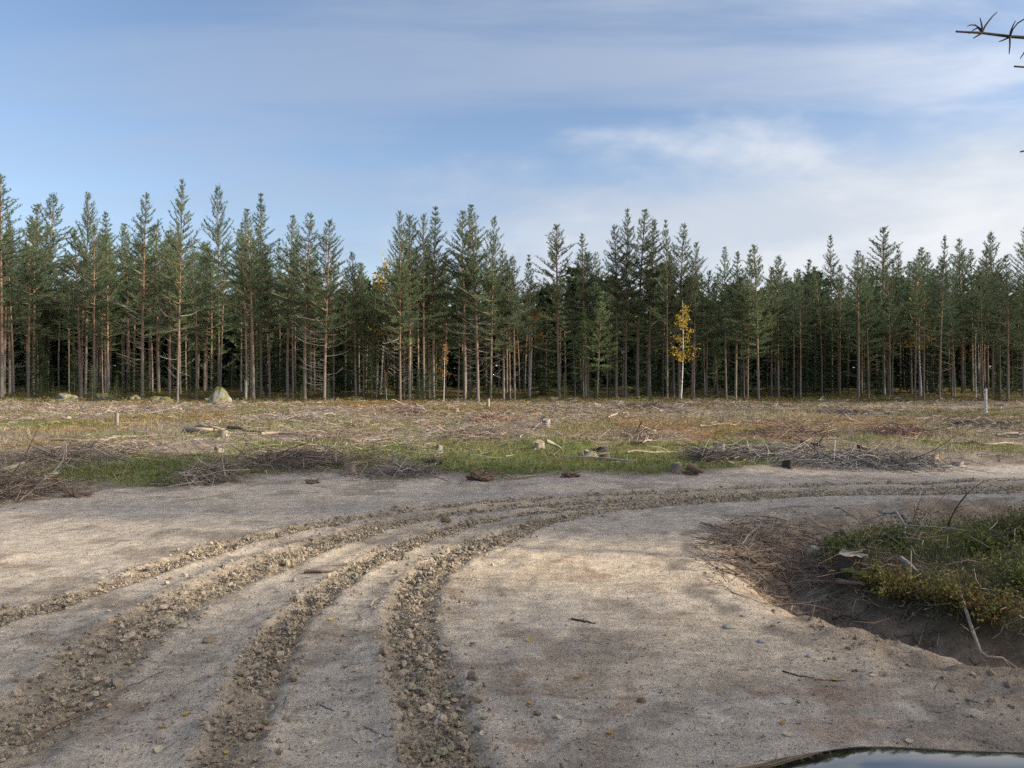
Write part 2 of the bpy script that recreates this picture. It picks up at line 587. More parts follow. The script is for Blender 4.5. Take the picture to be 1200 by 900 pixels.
ICO = [ico(i) for i in range(4)]


def n3(V, s, seed):
    """cheap 3-D noise, about -0.5..0.5"""
    x, y, z = (np.asarray(V) * s).T
    return (vnoise(x + seed, y * 1.1 + z * .7 + seed * 2) + vnoise(y - seed, z * 1.2 + x * .6) + vnoise(z + 3 * seed, x * 1.3 - y * .5)) / 3 - 0.5


def lump(sub, seed, amp=0.5, f=1.3, flat=1.0):
    V, Fc = ICO[sub]
    d = 1 + amp * 1.6 * n3(V, f, seed + 5.3) + amp * 0.7 * n3(V, f * 2.7, seed + 1.7)
    V = V * d[:, None]
    V = V * np.array([1, 1, flat])
    return V, Fc


# ------------------------------------------------------------------ materials
def material(name):
    m = bpy.data.materials.new(name)
    m.use_nodes = True
    return m, NT(m.node_tree)


def finish(m, t, color, rough=0.9, bump=None, bstr=0.3, bdist=0.02, spec=0.2, trans=None, metallic=0.0, coat=0.0):
    p = t.n('ShaderNodeBsdfPrincipled')
    if isinstance(color, tuple):
        p.inputs['Base Color'].default_value = color if len(color) == 4 else color + (1,)
    else:
        t.l(color, p.inputs['Base Color'])
    p.inputs['Roughness'].default_value = rough
    p.inputs['Specular IOR Level'].default_value = spec
    p.inputs['Metallic'].default_value = metallic
    p.inputs['Coat Weight'].default_value = coat
    if bump is not None:
        b = t.n('ShaderNodeBump')
        b.inputs['Strength'].default_value = bstr
        b.inputs['Distance'].default_value = bdist
        t.l(bump, b.inputs['Height'])
        t.l(b.outputs[0], p.inputs['Normal'])
    out = t.n('ShaderNodeOutputMaterial')
    if trans:
        tr = t.n('ShaderNodeBsdfTranslucent')
        if isinstance(color, tuple):
            tr.inputs[0].default_value = color if len(color) == 4 else color + (1,)
        else:
            t.l(color, tr.inputs[0])
        mx = t.n('ShaderNodeMixShader')
        mx.inputs[0].default_value = trans
        t.l(p.outputs[0], mx.inputs[1]); t.l(tr.outputs[0], mx.inputs[2])
        t.l(mx.outputs[0], out.inputs[0])
    else:
        t.l(p.outputs[0], out.inputs[0])
    return m


def mat_ground():
    m, t = material('ground_soil')
    pos = t.n('ShaderNodeNewGeometry').outputs['Position']
    att = t.n('ShaderNodeVertexColor', layer_name='Col').outputs[0]
    f1 = t.noise(pos, 9, 6, 0.65)
    f2 = t.noise(pos, 55, 4, 0.7)
    f3 = t.noise(pos, 2.2, 5, 0.6)
    mpz = t.n('ShaderNodeMapping'); t.l(pos, mpz.inputs[0]); mpz.inputs['Scale'].default_value = (1, 2.6, 1)
    f4 = t.noise(mpz.outputs[0], 4.5, 6, 0.7, 0.6)
    k = t.math('ADD', t.math('MULTIPLY', f1, 1.1), t.math('MULTIPLY', f2, 1.2))
    k = t.math('ADD', k, t.math('MULTIPLY', f4, 1.3))
    k = t.math('MAXIMUM', t.math('SUBTRACT', k, 0.80), 0.25)
    c = t.mix(1.0, att, k, 'MULTIPLY')
    # dark crumbs of bark and humus trodden into the surface
    sp = t.ramp(t.noise(pos, 34, 3, 0.6), 0.61, 0.70)
    sp = t.math('MULTIPLY', sp, t.ramp(f3, 0.40, 0.60))
    c = t.mix(t.math('MULTIPLY', sp, 0.55), c, t.mix(1.0, c, (0.38, 0.32, 0.28), 'MULTIPLY'))
    # pale grains
    gr = t.ramp(t.noise(pos, 90, 2, 0.5), 0.66, 0.74)
    c = t.mix(t.math('MULTIPLY', gr, 0.35), c, t.mix(1.0, c, (1.45, 1.45, 1.45), 'MULTIPLY'))
    bmp = t.math('ADD', t.math('MULTIPLY', f1, 1.0), t.math('MULTIPLY', f2, 0.45))
    tr = t.n('ShaderNodeAttribute', attribute_name='track').outputs['Fac']
    wav = t.math('SINE', t.math('MULTIPLY', tr, 2 * math.pi / 0.034))
    msk = t.math('MULTIPLY', t.ramp(tr, 0.22, 0.30), t.ramp(tr, 0.52, 0.60, 1.0, 0.0))
    msk = t.math('MULTIPLY', msk, t.ramp(f3, 0.44, 0.60))
    bmp = t.math('ADD', bmp, t.math('MULTIPLY', t.math('MULTIPLY', wav, msk), 0.035))
    return finish(m, t, c, 0.95, bmp, 0.85, 0.035, 0.1)


def mat_col(name, rough=0.9, trans=None, nscale=None, namp=0.5, bstr=0.0, spec=0.15, rnd=0.0):
    """colour from the mesh's own vertex colours with fine noise"""
    m, t = material(name)
    c = t.n('ShaderNodeVertexColor', layer_name='Col').outputs[0]
    bmp = None
    if nscale:
        pos = t.n('ShaderNodeTexCoord').outputs['Object']
        f = t.noise(pos, nscale, 5, 0.65)
        c = t.mix(1.0, c, t.math('ADD', t.math('MULTIPLY', f, 2 * namp), 1 - namp), 'MULTIPLY')
        if bstr: bmp = f
    if rnd:
        oi = t.n('ShaderNodeObjectInfo').outputs['Random']
        hs = t.n('ShaderNodeHueSaturation')
        t.l(t.math('ADD', t.math('MULTIPLY', oi, 0.05 * rnd), 0.5 - 0.025 * rnd), hs.inputs['Hue'])
        r2 = t.math('FRACT', t.math('MULTIPLY', oi, 7.31))
        t.l(t.math('ADD', t.math('MULTIPLY', r2, 0.5 * rnd), 1 - 0.25 * rnd), hs.inputs['Value'])
        t.l(c, hs.inputs['Color'])
        c = hs.outputs[0]
    return finish(m, t, c, rough, bmp, bstr, 0.02, spec, trans)


def mat_bark_pine():
    m, t = material('pine_bark')
    tc = t.n('ShaderNodeTexCoord')
    pos = tc.outputs['Object']
    sep = t.n('ShaderNodeSeparateXYZ'); t.l(pos, sep.inputs[0])
    mp = t.n('ShaderNodeMapping'); t.l(pos, mp.inputs[0]); mp.inputs['Scale'].default_value = (1, 1, 0.25)
    f = t.noise(mp.outputs[0], 9, 5, 0.65)
    hgtf = t.math('ADD', sep.outputs[2], t.math('MULTIPLY', t.noise(pos, 1.3, 3), 3.0))
    up = t.ramp(hgtf, 3.2, 8.0)
    low = t.mix(f, (0.085, 0.072, 0.062), (0.29, 0.25, 0.215))
    hi = t.mix(f, (0.14, 0.092, 0.064), (0.32, 0.215, 0.14))
    c = t.mix(up, low, hi)
    oi = t.n('ShaderNodeObjectInfo').outputs['Random']
    c = t.mix(1.0, c, t.math('ADD', t.math('MULTIPLY', oi, 0.5), 0.72), 'MULTIPLY')
    return finish(m, t, c, 0.9, f, 0.6, 0.04, 0.1)


def mat_birch():
    m, t = material('birch_bark')
    pos = t.n('ShaderNodeTexCoord').outputs['Object']
    mp = t.n('ShaderNodeMapping'); t.l(pos, mp.inputs[0]); mp.inputs['Scale'].default_value = (1, 1, 3.5)
    f = t.ramp(t.noise(mp.outputs[0], 3.5, 5, 0.7), 0.52, 0.64)
    c = t.mix(f, (0.62, 0.60, 0.56), (0.10, 0.09, 0.08))
    return finish(m, t, c, 0.8)


def mat_rock():
    m, t = material('mossy_rock')
    tc = t.n('ShaderNodeTexCoord'); pos = tc.outputs['Object']
    nrm = t.n('ShaderNodeSeparateXYZ'); t.l(t.n('ShaderNodeNewGeometry').outputs['Normal'], nrm.inputs[0])
    f = t.noise(pos, 3.2, 6, 0.65); f2 = t.noise(pos, 1.6, 4, 0.6)
    rock = t.mix(f, (0.10, 0.10, 0.09), (0.34, 0.33, 0.30))
    rock = t.mix(t.ramp(t.noise(pos, 6, 4), 0.60, 0.68), rock, (0.52, 0.52, 0.46))
    mo = t.mix(f, (0.085, 0.08, 0.028), (0.17, 0.15, 0.055))
    k = t.ramp(t.math('ADD', t.math('MULTIPLY', nrm.outputs[2], 0.35), f2), 0.55, 0.72)
    return finish(m, t, t.mix(k, rock, mo), 0.95, f, 0.7, 0.08, 0.1)


def mat_stone(name, a, b, sc=14):
    m, t = material(name)
    pos = t.n('ShaderNodeTexCoord').outputs['Object']
    f = t.noise(pos, sc, 5, 0.65)
    return finish(m, t, t.mix(f, a, b), 0.9, f, 0.5, 0.01, 0.2)


def mat_wood_cut():
    m, t = material('cut_wood')
    pos = t.n('ShaderNodeTexCoord').outputs['Object']
    wv = t.n('ShaderNodeTexWave', wave_type='RINGS', rings_direction='Z')
    t.l(pos, wv.inputs['Vector'])
    wv.inputs['Scale'].default_value = 18; wv.inputs['Distortion'].default_value = 3
    f = t.noise(pos, 7, 4)
    c = t.mix(wv.outputs['Fac'], (0.22, 0.175, 0.125), (0.34, 0.275, 0.20))
    c = t.mix(t.ramp(f, 0.45, 0.7), c, (0.26, 0.22, 0.18))
    return finish(m, t, c, 0.85)


def mat_plain(name, c, rough=0.5, spec=0.5, metallic=0.0, coat=0.0):
    m, t = material(name)
    f = t.noise(t.n('ShaderNodeTexCoord').outputs['Object'], 30, 3)
    cc = t.mix(f, tuple(x * .9 for x in c), tuple(min(1, x * 1.1) for x in c))
    return finish(m, t, cc, rough, None, 0, 0, spec, None, metallic, coat)


M_GROUND = mat_ground()
M_NEEDLE = mat_col('pine_needles', 0.6, 0.35, 0.45, 0.35, 0, 0.25, rnd=0.5)
M_SPRUCE = mat_col('spruce_needles', 0.8, 0.2, 0.5, 0.3, 0, 0.2, rnd=0.4)
M_LEAF = mat_col('leaves', 0.7, 0.4, None, 0, 0, 0.25, rnd=0.3)
M_GRASS = mat_col('grass_blades', 0.8, 0.35, None, 0, 0, 0.2)
M_TWIG = mat_col('dead_twigs', 0.9, None, 6, 0.4, 0, 0.15)
M_CLOD = mat_col('clod_soil', 0.95, None, 40, 0.45, 0.5, 0.1)
M_BARK = mat_bark_pine()
M_DEADWOOD = mat_stone('dead_wood', (0.13, 0.11, 0.095), (0.38, 0.335, 0.285), 11)
M_PALEWOOD = mat_stone('bleached_wood', (0.16, 0.125, 0.095), (0.44, 0.365, 0.28), 14)
M_DARKWOOD = mat_stone('wet_dark_wood', (0.022, 0.018, 0.016), (0.085, 0.066, 0.055), 9)
M_BROWNWOOD = mat_stone('brown_wood', (0.085, 0.06, 0.045), (0.25, 0.17, 0.12), 9)
M_STUMP = mat_stone('stump_bark', (0.10, 0.075, 0.06), (0.36, 0.29, 0.23), 12)
M_CUT = mat_wood_cut()
M_BIRCH = mat_birch()
M_ROCK = mat_rock()
M_PALESTONE = mat_stone('pale_stone', (0.24, 0.205, 0.165), (0.46, 0.41, 0.34), 30)
M_GREYSTONE = mat_stone('grey_stone', (0.20, 0.19, 0.18), (0.42, 0.40, 0.38), 20)


# ------------------------------------------------------------------ ground sheet
def axis(segs):
    out = [segs[0][0]]
    for a, b, s0, s1 in segs:
        x = a
        while x < b - 1e-6:
            s = s0 + (s1 - s0) * (x - a) / (b - a)
            x = min(x + s, b)
            out.append(x)
    return np.array(out)


def build_ground():
    xs = axis([(-1500, -120, 400, 20), (-120, -48, 8, 1.2), (-48, -9, 0.8, 0.12), (-9, -4.2, 0.10, 0.04), (-4.2, 5.0, 0.03, 0.03), (5.0, 9.5, 0.05, 0.12), (9.5, 48, 0.12, 0.8), (48, 120, 1.2, 8), (120, 1500, 20, 400)])
    ys = axis([(-1500, -100, 400, 20), (-100, -6, 12, 0.8), (-6, 2.2, 0.7, 0.12), (2.2, 3.0, 0.06, 0.025), (3.0, 7.0, 0.02, 0.032), (7.0, 15, 0.034, 0.09), (15, 66, 0.10, 0.55), (66, 160, 0.8, 5), (160, 1800, 12, 400)])
    X, Y = np.meshgrid(xs, ys)
    Z = hgt(X, Y)
    C = ground_color(X, Y)
    nx, ny = len(xs), len(ys)
    V = np.stack([X, Y, Z], -1).reshape(-1, 3); C = C.reshape(-1, 3)
    I = np.arange(nx * ny).reshape(ny, nx)
    Q = np.stack([I[:-1, :-1], I[:-1, 1:], I[1:, 1:], I[1:, :-1]], -1).reshape(-1, 4)
    ctr = V[Q].mean(1)
    fd = field_d(ctr[:, 0], ctr[:, 1])
    v = in_verge(ctr[:, 0], ctr[:, 1])
    kind = np.zeros(len(Q), int)                                  # 0 dirt road
    kind[fd > 0.0] = 1                                            # 1 cleared field
    kind[ctr[:, 1] > 65] = 2                                      # 2 forest floor
    kind[(v > 0.0) & (ctr[:, 1] < 10.8)] = 3                      # 3 ditch and bank
    for k, nm in enumerate(('dirt_road', 'ground', 'forest_floor', 'roadside_bank')):
        q = Q[kind == k]
        u, inv = np.unique(q, return_inverse=True)
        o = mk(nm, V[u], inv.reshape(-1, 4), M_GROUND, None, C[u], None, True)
        at = o.data.attributes.new('track', 'FLOAT', 'POINT')
        vu = V[u]; tr = np.full(len(u), 99.0); mm = (vu[:, 1] > 1) & (vu[:, 1] < 16) & (np.abs(vu[:, 0]) < 12)
        if mm.any():
            dd = np.full(mm.sum(), 99.0)
            for w_, ln_ in RUT_LINES[2:]: dd = np.minimum(dd, seg_dist(vu[mm, 0], vu[mm, 1], ln_)[0])
            tr[mm] = dd
        at.data.foreach_set('value', tr.astype(np.float32))
        tag(o, kind='structure')
    return xs, ys, Z


GX, GY, GZ = build_ground()


def hgt(X, Y, detail=True):
    """height of the ground sheet as built"""
    X = np.asarray(X, float); Y = np.asarray(Y, float)
    i = np.clip(np.searchsorted(GX, X) - 1, 0, len(GX) - 2); j = np.clip(np.searchsorted(GY, Y) - 1, 0, len(GY) - 2)
    u = (X - GX[i]) / (GX[i + 1] - GX[i]); v = (Y - GY[j]) / (GY[j + 1] - GY[j])
    return (GZ[j, i] * (1 - u) + GZ[j, i + 1] * u) * (1 - v) + (GZ[j + 1, i] * (1 - u) + GZ[j + 1, i + 1] * u) * v


# ------------------------------------------------------------------ clods in the ruts
def crumb(seed):
    """angular flake of dried soil"""
    rng = np.random.default_rng(seed)
    V = np.array([(1, 0, 0), (-1, 0, 0), (0, 1, 0), (0, -1, 0), (0, 0, 1), (0, 0, -1)], float) * rng.uniform(.6, 1.3, (6, 1)) + rng.normal(size=(6, 3)) * .28
    return V * np.array([1, 1, .7]), np.array([(0, 2, 4), (2, 1, 4), (1, 3, 4), (3, 0, 4), (2, 0, 5), (1, 2, 5), (3, 1, 5), (0, 3, 5)])


def place_lumps(mb, X, Y, S, sub, col, sink=0.25, seeds=12, lift=0.0):
    protos = [crumb(60 + i) if sub < 0 else lump(sub, 10 + i, 1.1, 1.5, 0.7) for i in range(seeds)]
    Zg = hgt(X, Y) + lift
    pick = RNG.integers(0, seeds, len(X))
    for k in range(seeds):
        idx = np.where(pick == k)[0]
        if len(idx) == 0: continue
        V, Fc = protos[k]
        a = RNG.random(len(idx)) * 6.283; b = RNG.normal(size=len(idx)) * .6
        ca, sa, cb, sb = np.cos(a), np.sin(a), np.cos(b), np.sin(b)
        st = RNG.uniform(0.5, 1.6, (len(idx), 3))
        W = V[None] * st[:, None, :]
        y2 = W[..., 1] * cb[:, None] - W[..., 2] * sb[:, None]; z2 = W[..., 1] * sb[:, None] + W[..., 2] * cb[:, None]
        x3 = W[..., 0] * ca[:, None] - y2 * sa[:, None]; y3 = W[..., 0] * sa[:, None] + y2 * ca[:, None]
        s = S[idx][:, None]
        P = np.stack([X[idx][:, None] + x3 * s, Y[idx][:, None] + y3 * s, (Zg[idx] + S[idx] * (0.5 - sink))[:, None] + z2 * s], -1)
        Fa = (np.arange(len(idx))[:, None, None] * len(V) + Fc[None]).reshape(-1, 3)
        mb.add(P.reshape(-1, 3), Fa, 0, np.repeat(col[idx], len(V), 0))


def clods():
    labels = ['band of crumbled grey soil clods in the outermost rut, curving in from the left edge',
              'wide band of crumbled soil clods reaching the lower left corner of the sand road',
              'narrow band of dark soil clods in the third rut from the left',
              'curving band of soil clods in the rut down the middle of the road']
    for i, (w, line) in enumerate(RUT_LINES):
        mb = MB()
        seg = np.linalg.norm(np.diff(line, axis=0), axis=1)
        cum = np.concatenate([[0], np.cumsum(seg)])
        for sub, n, s0, s1, ymax in ((1, 700, 0.008, 0.026, 7.0), (0, 4600, 0.006, 0.018, 8.5), (-1, 22000, 0.002, 0.011, 9.0), (0, 2600, 0.009, 0.020, 16)):
            ss = RNG.random(n) * cum[-1]
            x = np.interp(ss, cum, line[:, 0]); y = np.interp(ss, cum, line[:, 1])
            off = RNG.normal(size=n) * w * 0.52 * np.where(RNG.random(n) < .12, 2.2, 1)
            x = x + off * 0.9 * np.sign(RNG.normal(size=n)); y = y + RNG.normal(size=n) * w * 0.40
            if ymax > 10: ok = (y > 7.0) & (y < ymax)
            else: ok = (y > 2.6) & (y < ymax)
            ok &= fbm(x * 2.3 + 40 * i, y * 2.3, 3) + RNG.random(n) * .35 > .49
            x, y = x[ok], y[ok]
            S = s0 + (s1 - s0) * RNG.random(len(x)) ** 2.2 * (.45 + 1.1 * fbm(x * 3.1, y * 3.1 + 9, 3))
            c = np.array([0.325, 0.265, 0.195]) * RNG.uniform(0.55, 1.35, (len(x), 1)) * RNG.uniform(0.96, 1.04, (len(x), 3))
            place_lumps(mb, x, y, S, sub, c, lift=np.abs(RNG.normal(size=len(x))) * .012)
        o = mb.build('soil_clods', M_CLOD, None, False)
        tag(o, labels[i], 'soil clods', 'churned ruts in the sand road', 'stuff')


clods()


def road_crumbs():
    """bark crumbs, needles and grit lying on the sand"""
    mb = MB()
    n = 15000
    a = RNG.uniform(-0.75, 0.75, n); Yv = np.exp(RNG.uniform(math.log(2.9), math.log(13), n)); X = a * Yv
    ok = (field_d(X, Yv) < 0.1) & (in_verge(X, Yv) < 0.7) & (fbm(X * 1.3, Yv * 1.3, 3) + RNG.random(n) * .35 > 0.62)
    X, Yv = X[ok], Yv[ok]; n = len(X)
    Z = hgt(X, Yv) + 0.003
    th = RNG.random(n) * 6.283; L = RNG.uniform(0.004, 0.02, n) * (1 + (RNG.random(n) > .93) * RNG.uniform(1, 5, n))
    D = np.stack([np.cos(th), np.sin(th), RNG.normal(size=n) * .12], 1)
    P0 = np.stack([X, Yv, Z], 1)
    col = np.where(RNG.random((n, 1)) < .75, np.array([[0.13, 0.085, 0.055]]), np.array([[0.40, 0.33, 0.24]])) * RNG.uniform(.5, 1.5, (n, 1))
    mb.twigs(P0, P0 + D * L[:, None], RNG.uniform(0.0008, 0.0022, n), 0, col)
    n = 5000
    a = RNG.uniform(-0.72, 0.72, n); Yv = np.exp(RNG.uniform(math.log(2.9), math.log(10), n)); X = a * Yv
    ok = (in_verge(X, Yv) < 0.9) & (fbm(X * .9 + 60, Yv * .9, 3) + RNG.random(n) * .3 > .62)
    X, Yv = X[ok], Yv[ok]; n = len(X)
    place_lumps(mb, X, Yv, .0022 + .008 * RNG.random(n) ** 3, -1, np.array([0.30, 0.24, 0.175]) * RNG.uniform(.4, 1.5, (n, 1)) * np.ones((n, 3)))
    tag(mb.build('bark_litter', M_TWIG), 'dark crumbs of bark and needles strewn over the sand road', 'litter', None, 'stuff')


road_crumbs()


# ------------------------------------------------------------------ field vegetation (nobody could count it)
def field_pts(n, y0=11, y1=69, p=1.5, amax=0.78):
    """more per square metre where it is near"""
    u = RNG.random(n)
    e = 2 - p
    Yv = (y0 ** e + u * (y1 ** e - y0 ** e)) ** (1 / e)
    X = RNG.uniform(-amax, amax, n) * Yv
    ok = field_d(X, Yv) > RNG.uniform(-0.15, 0.45, n)
    return X[ok], Yv[ok]


def tufts(mb, X, Y, hgtm, col, nb=5, spread=0.55, wid=0.012, rng=RNG):
    n = len(X)
    if n == 0: return
    Z = hgt(X, Y) - 0.01
    base = np.repeat(np.stack([X, Y, Z], 1), nb, 0)
    rad = np.repeat(hgtm, nb)
    base[:, 0] += rng.normal(size=n * nb) * rad * .25; base[:, 1] += rng.normal(size=n * nb) * rad * .25
    D = np.stack([rng.normal(size=n * nb) * spread, rng.normal(size=n * nb) * spread, np.ones(n * nb)], 1)
    L = rad * rng.uniform(.5, 1.15, n * nb)
    W = np.maximum(wid, np.repeat(Y, nb) * 0.0008) * rng.uniform(.7, 1.3, n * nb)
    C = np.repeat(col, nb, 0) * rng.uniform(.75, 1.25, (n * nb, 1))
    mb.blades(base, D, L, W, 0, C)


def field_cover():
    # green grass
    X, Y = field_pts(110000)
    g, r, s = field_masks(X, Y)
    k = RNG.random(len(X)) < g * 0.95
    x, y = X[k], Y[k]
    c = np.array([0.12, 0.155, 0.048]) * np.ones((len(x), 3))
    c = np.where(RNG.random((len(x), 1)) < .38, np.array([[0.25, 0.215, 0.085]]), c) * RNG.uniform(.75, 1.25, (len(x), 1))
    mb = MB(); tufts(mb, x, y, RNG.uniform(.06, .17, len(x)), c, 5, .6)
    tag(mb.build('grass', M_GRASS), 'short green grass growing in patches over the cleared field', 'grass', None, 'stuff')
    # straw and sedge
    X, Y = field_pts(60000)
    g, r, s = field_masks(X, Y)
    k = RNG.random(len(X)) < np.clip(s * 0.9 + 0.10, 0, 1) * (1 - .6 * g)
    x, y = X[k], Y[k]
    c = np.array([0.33, 0.285, 0.175]) * RNG.uniform(.6, 1.2, (len(x), 1)) * np.ones((len(x), 3))
    mb = MB(); tufts(mb, x, y, RNG.uniform(.10, .30, len(x)), c, 5, .55)
    tag(mb.build('dry_grass', M_GRASS), 'straw-coloured dry grass standing between the slash in the field', 'dry grass', None, 'stuff')
    # rusty low shrubs (bilberry, heather) : leaves
    X, Y = field_pts(60000)
    g, r, s = field_masks(X, Y)
    k = RNG.random(len(X)) < np.clip(r * 0.9 + 0.07, 0, 1) * (1 - .7 * g)
    x, y = X[k], Y[k]; n = len(x); nb = 5
    z = hgt(x, y)
    C0 = np.repeat(np.stack([x, y, z], 1), nb, 0) + RNG.normal(size=(n * nb, 3)) * np.array([.10, .10, .0]) + np.array([0, 0, 1]) * RNG.uniform(.02, .22, (n * nb, 1))
    base = np.array([[0.28, 0.135, 0.045], [0.30, 0.21, 0.06], [0.19, 0.09, 0.045], [0.20, 0.17, 0.05]])[RNG.integers(0, 4, n)]
    mb = MB(); mb.leaves(C0, RNG.normal(size=(n * nb, 3)) + [0, 0, .8], np.maximum(.018, np.repeat(y, nb) * .0009), 0, np.repeat(base, nb, 0) * RNG.uniform(.7, 1.3, (n * nb, 1)))
    tag(mb.build('dwarf_shrubs', M_LEAF), 'low rust-brown dwarf shrubs spread over the cleared field', 'shrubs', None, 'stuff')
    # logging slash: grey twigs lying criss-cross
    X, Y = field_pts(38000, p=1.45)
    g, r, s = field_masks(X, Y)
    dens = smooth(0.36, 0.60, fbm(X * .45 + 20, Y * .28 + 8, 4))
    k = RNG.random(len(X)) < dens * (1 - .82 * g) + .05
    x, y = X[k], Y[k]; n = len(x)
    th = RNG.random(n) * 6.283; L = RNG.uniform(.15, .8, n) * (1 + (RNG.random(n) > .92))
    P0 = np.stack([x, y, hgt(x, y) + RNG.uniform(0, .09, n)], 1)
    D = np.stack([np.cos(th), np.sin(th) * .8, RNG.normal(size=n) * .16], 1) * L[:, None]
    P1 = P0 + D
    P1[:, 2] = np.maximum(P1[:, 2], hgt(P1[:, 0], P1[:, 1]) + .01)
    pal = np.array([[0.25, 0.205, 0.175], [0.33, 0.28, 0.235], [0.16, 0.12, 0.10], [0.26, 0.17, 0.12], [0.46, 0.40, 0.33]])
    col = pal[RNG.choice(5, n, p=[.36, .24, .2, .13, .07])] * RNG.uniform(.7, 1.25, (n, 1))
    mb = MB(); mb.twigs(P0, P1, np.maximum(.003, y * .00032) * RNG.uniform(.6, 1.5, n), 0, col, bend=RNG.normal(size=(n, 3)) * L[:, None] * .08)
    tag(mb.build('logging_slash', M_TWIG), 'grey twigs and slash scattered all over the cleared field', 'slash', None, 'stuff')
    # moss humps and low herbs on the forest floor
    n = 26000
    Y = 63 + RNG.random(n) ** 1.3 * 60; X = RNG.uniform(-.75, .75, n) * Y
    z = hgt(X, Y)
    base = np.array([[0.10, 0.11, 0.03], [0.16, 0.14, 0.04], [0.17, 0.09, 0.035]])[RNG.choice(3, n, p=[.5, .3, .2])]
    mb = MB(); mb.leaves(np.stack([X, Y, z + RNG.uniform(.02, .28, n)], 1), RNG.normal(size=(n, 3)) + [0, 0, .9], RNG.uniform(.06, .12, n), 0, base * RNG.uniform(.7, 1.3, (n, 1)))
    tag(mb.build('forest_undergrowth', M_LEAF), 'mossy undergrowth covering the floor between the pine trunks', 'undergrowth', None, 'stuff')


field_cover()


# ------------------------------------------------------------------ trees
def bent_line(p0, d, L, n, curve, rng):
    """polyline from p0 along d, drifting towards `curve`"""
    P = [np.array(p0, float)]; d = unit(d)
    for i in range(n):
        d = unit(d + np.asarray(curve) / n + rng.normal(size=3) * .06)
        P.append(P[-1] + d * L / n)
    return np.array(P)


def pine_trunk(seed, H, r0, stubs=0):
    rng = np.random.default_rng(seed)
    n = 22
    t = np.linspace(0, 1, n)
    bx = np.sin(t * 3 + rng.random() * 6) * .10 + rng.normal() * .25 * t ** 2
    by = np.sin(t * 2.5 + rng.random() * 6) * .10
    P = np.stack([bx - bx[0], by - by[0], t * H - 0.25 * (t == 0)], 1)
    rad = r0 * (1 - t) ** .75 + .012
    rad[0] = r0 * 1.35; rad[1] = r0 * 1.02
    return P, rad, rng


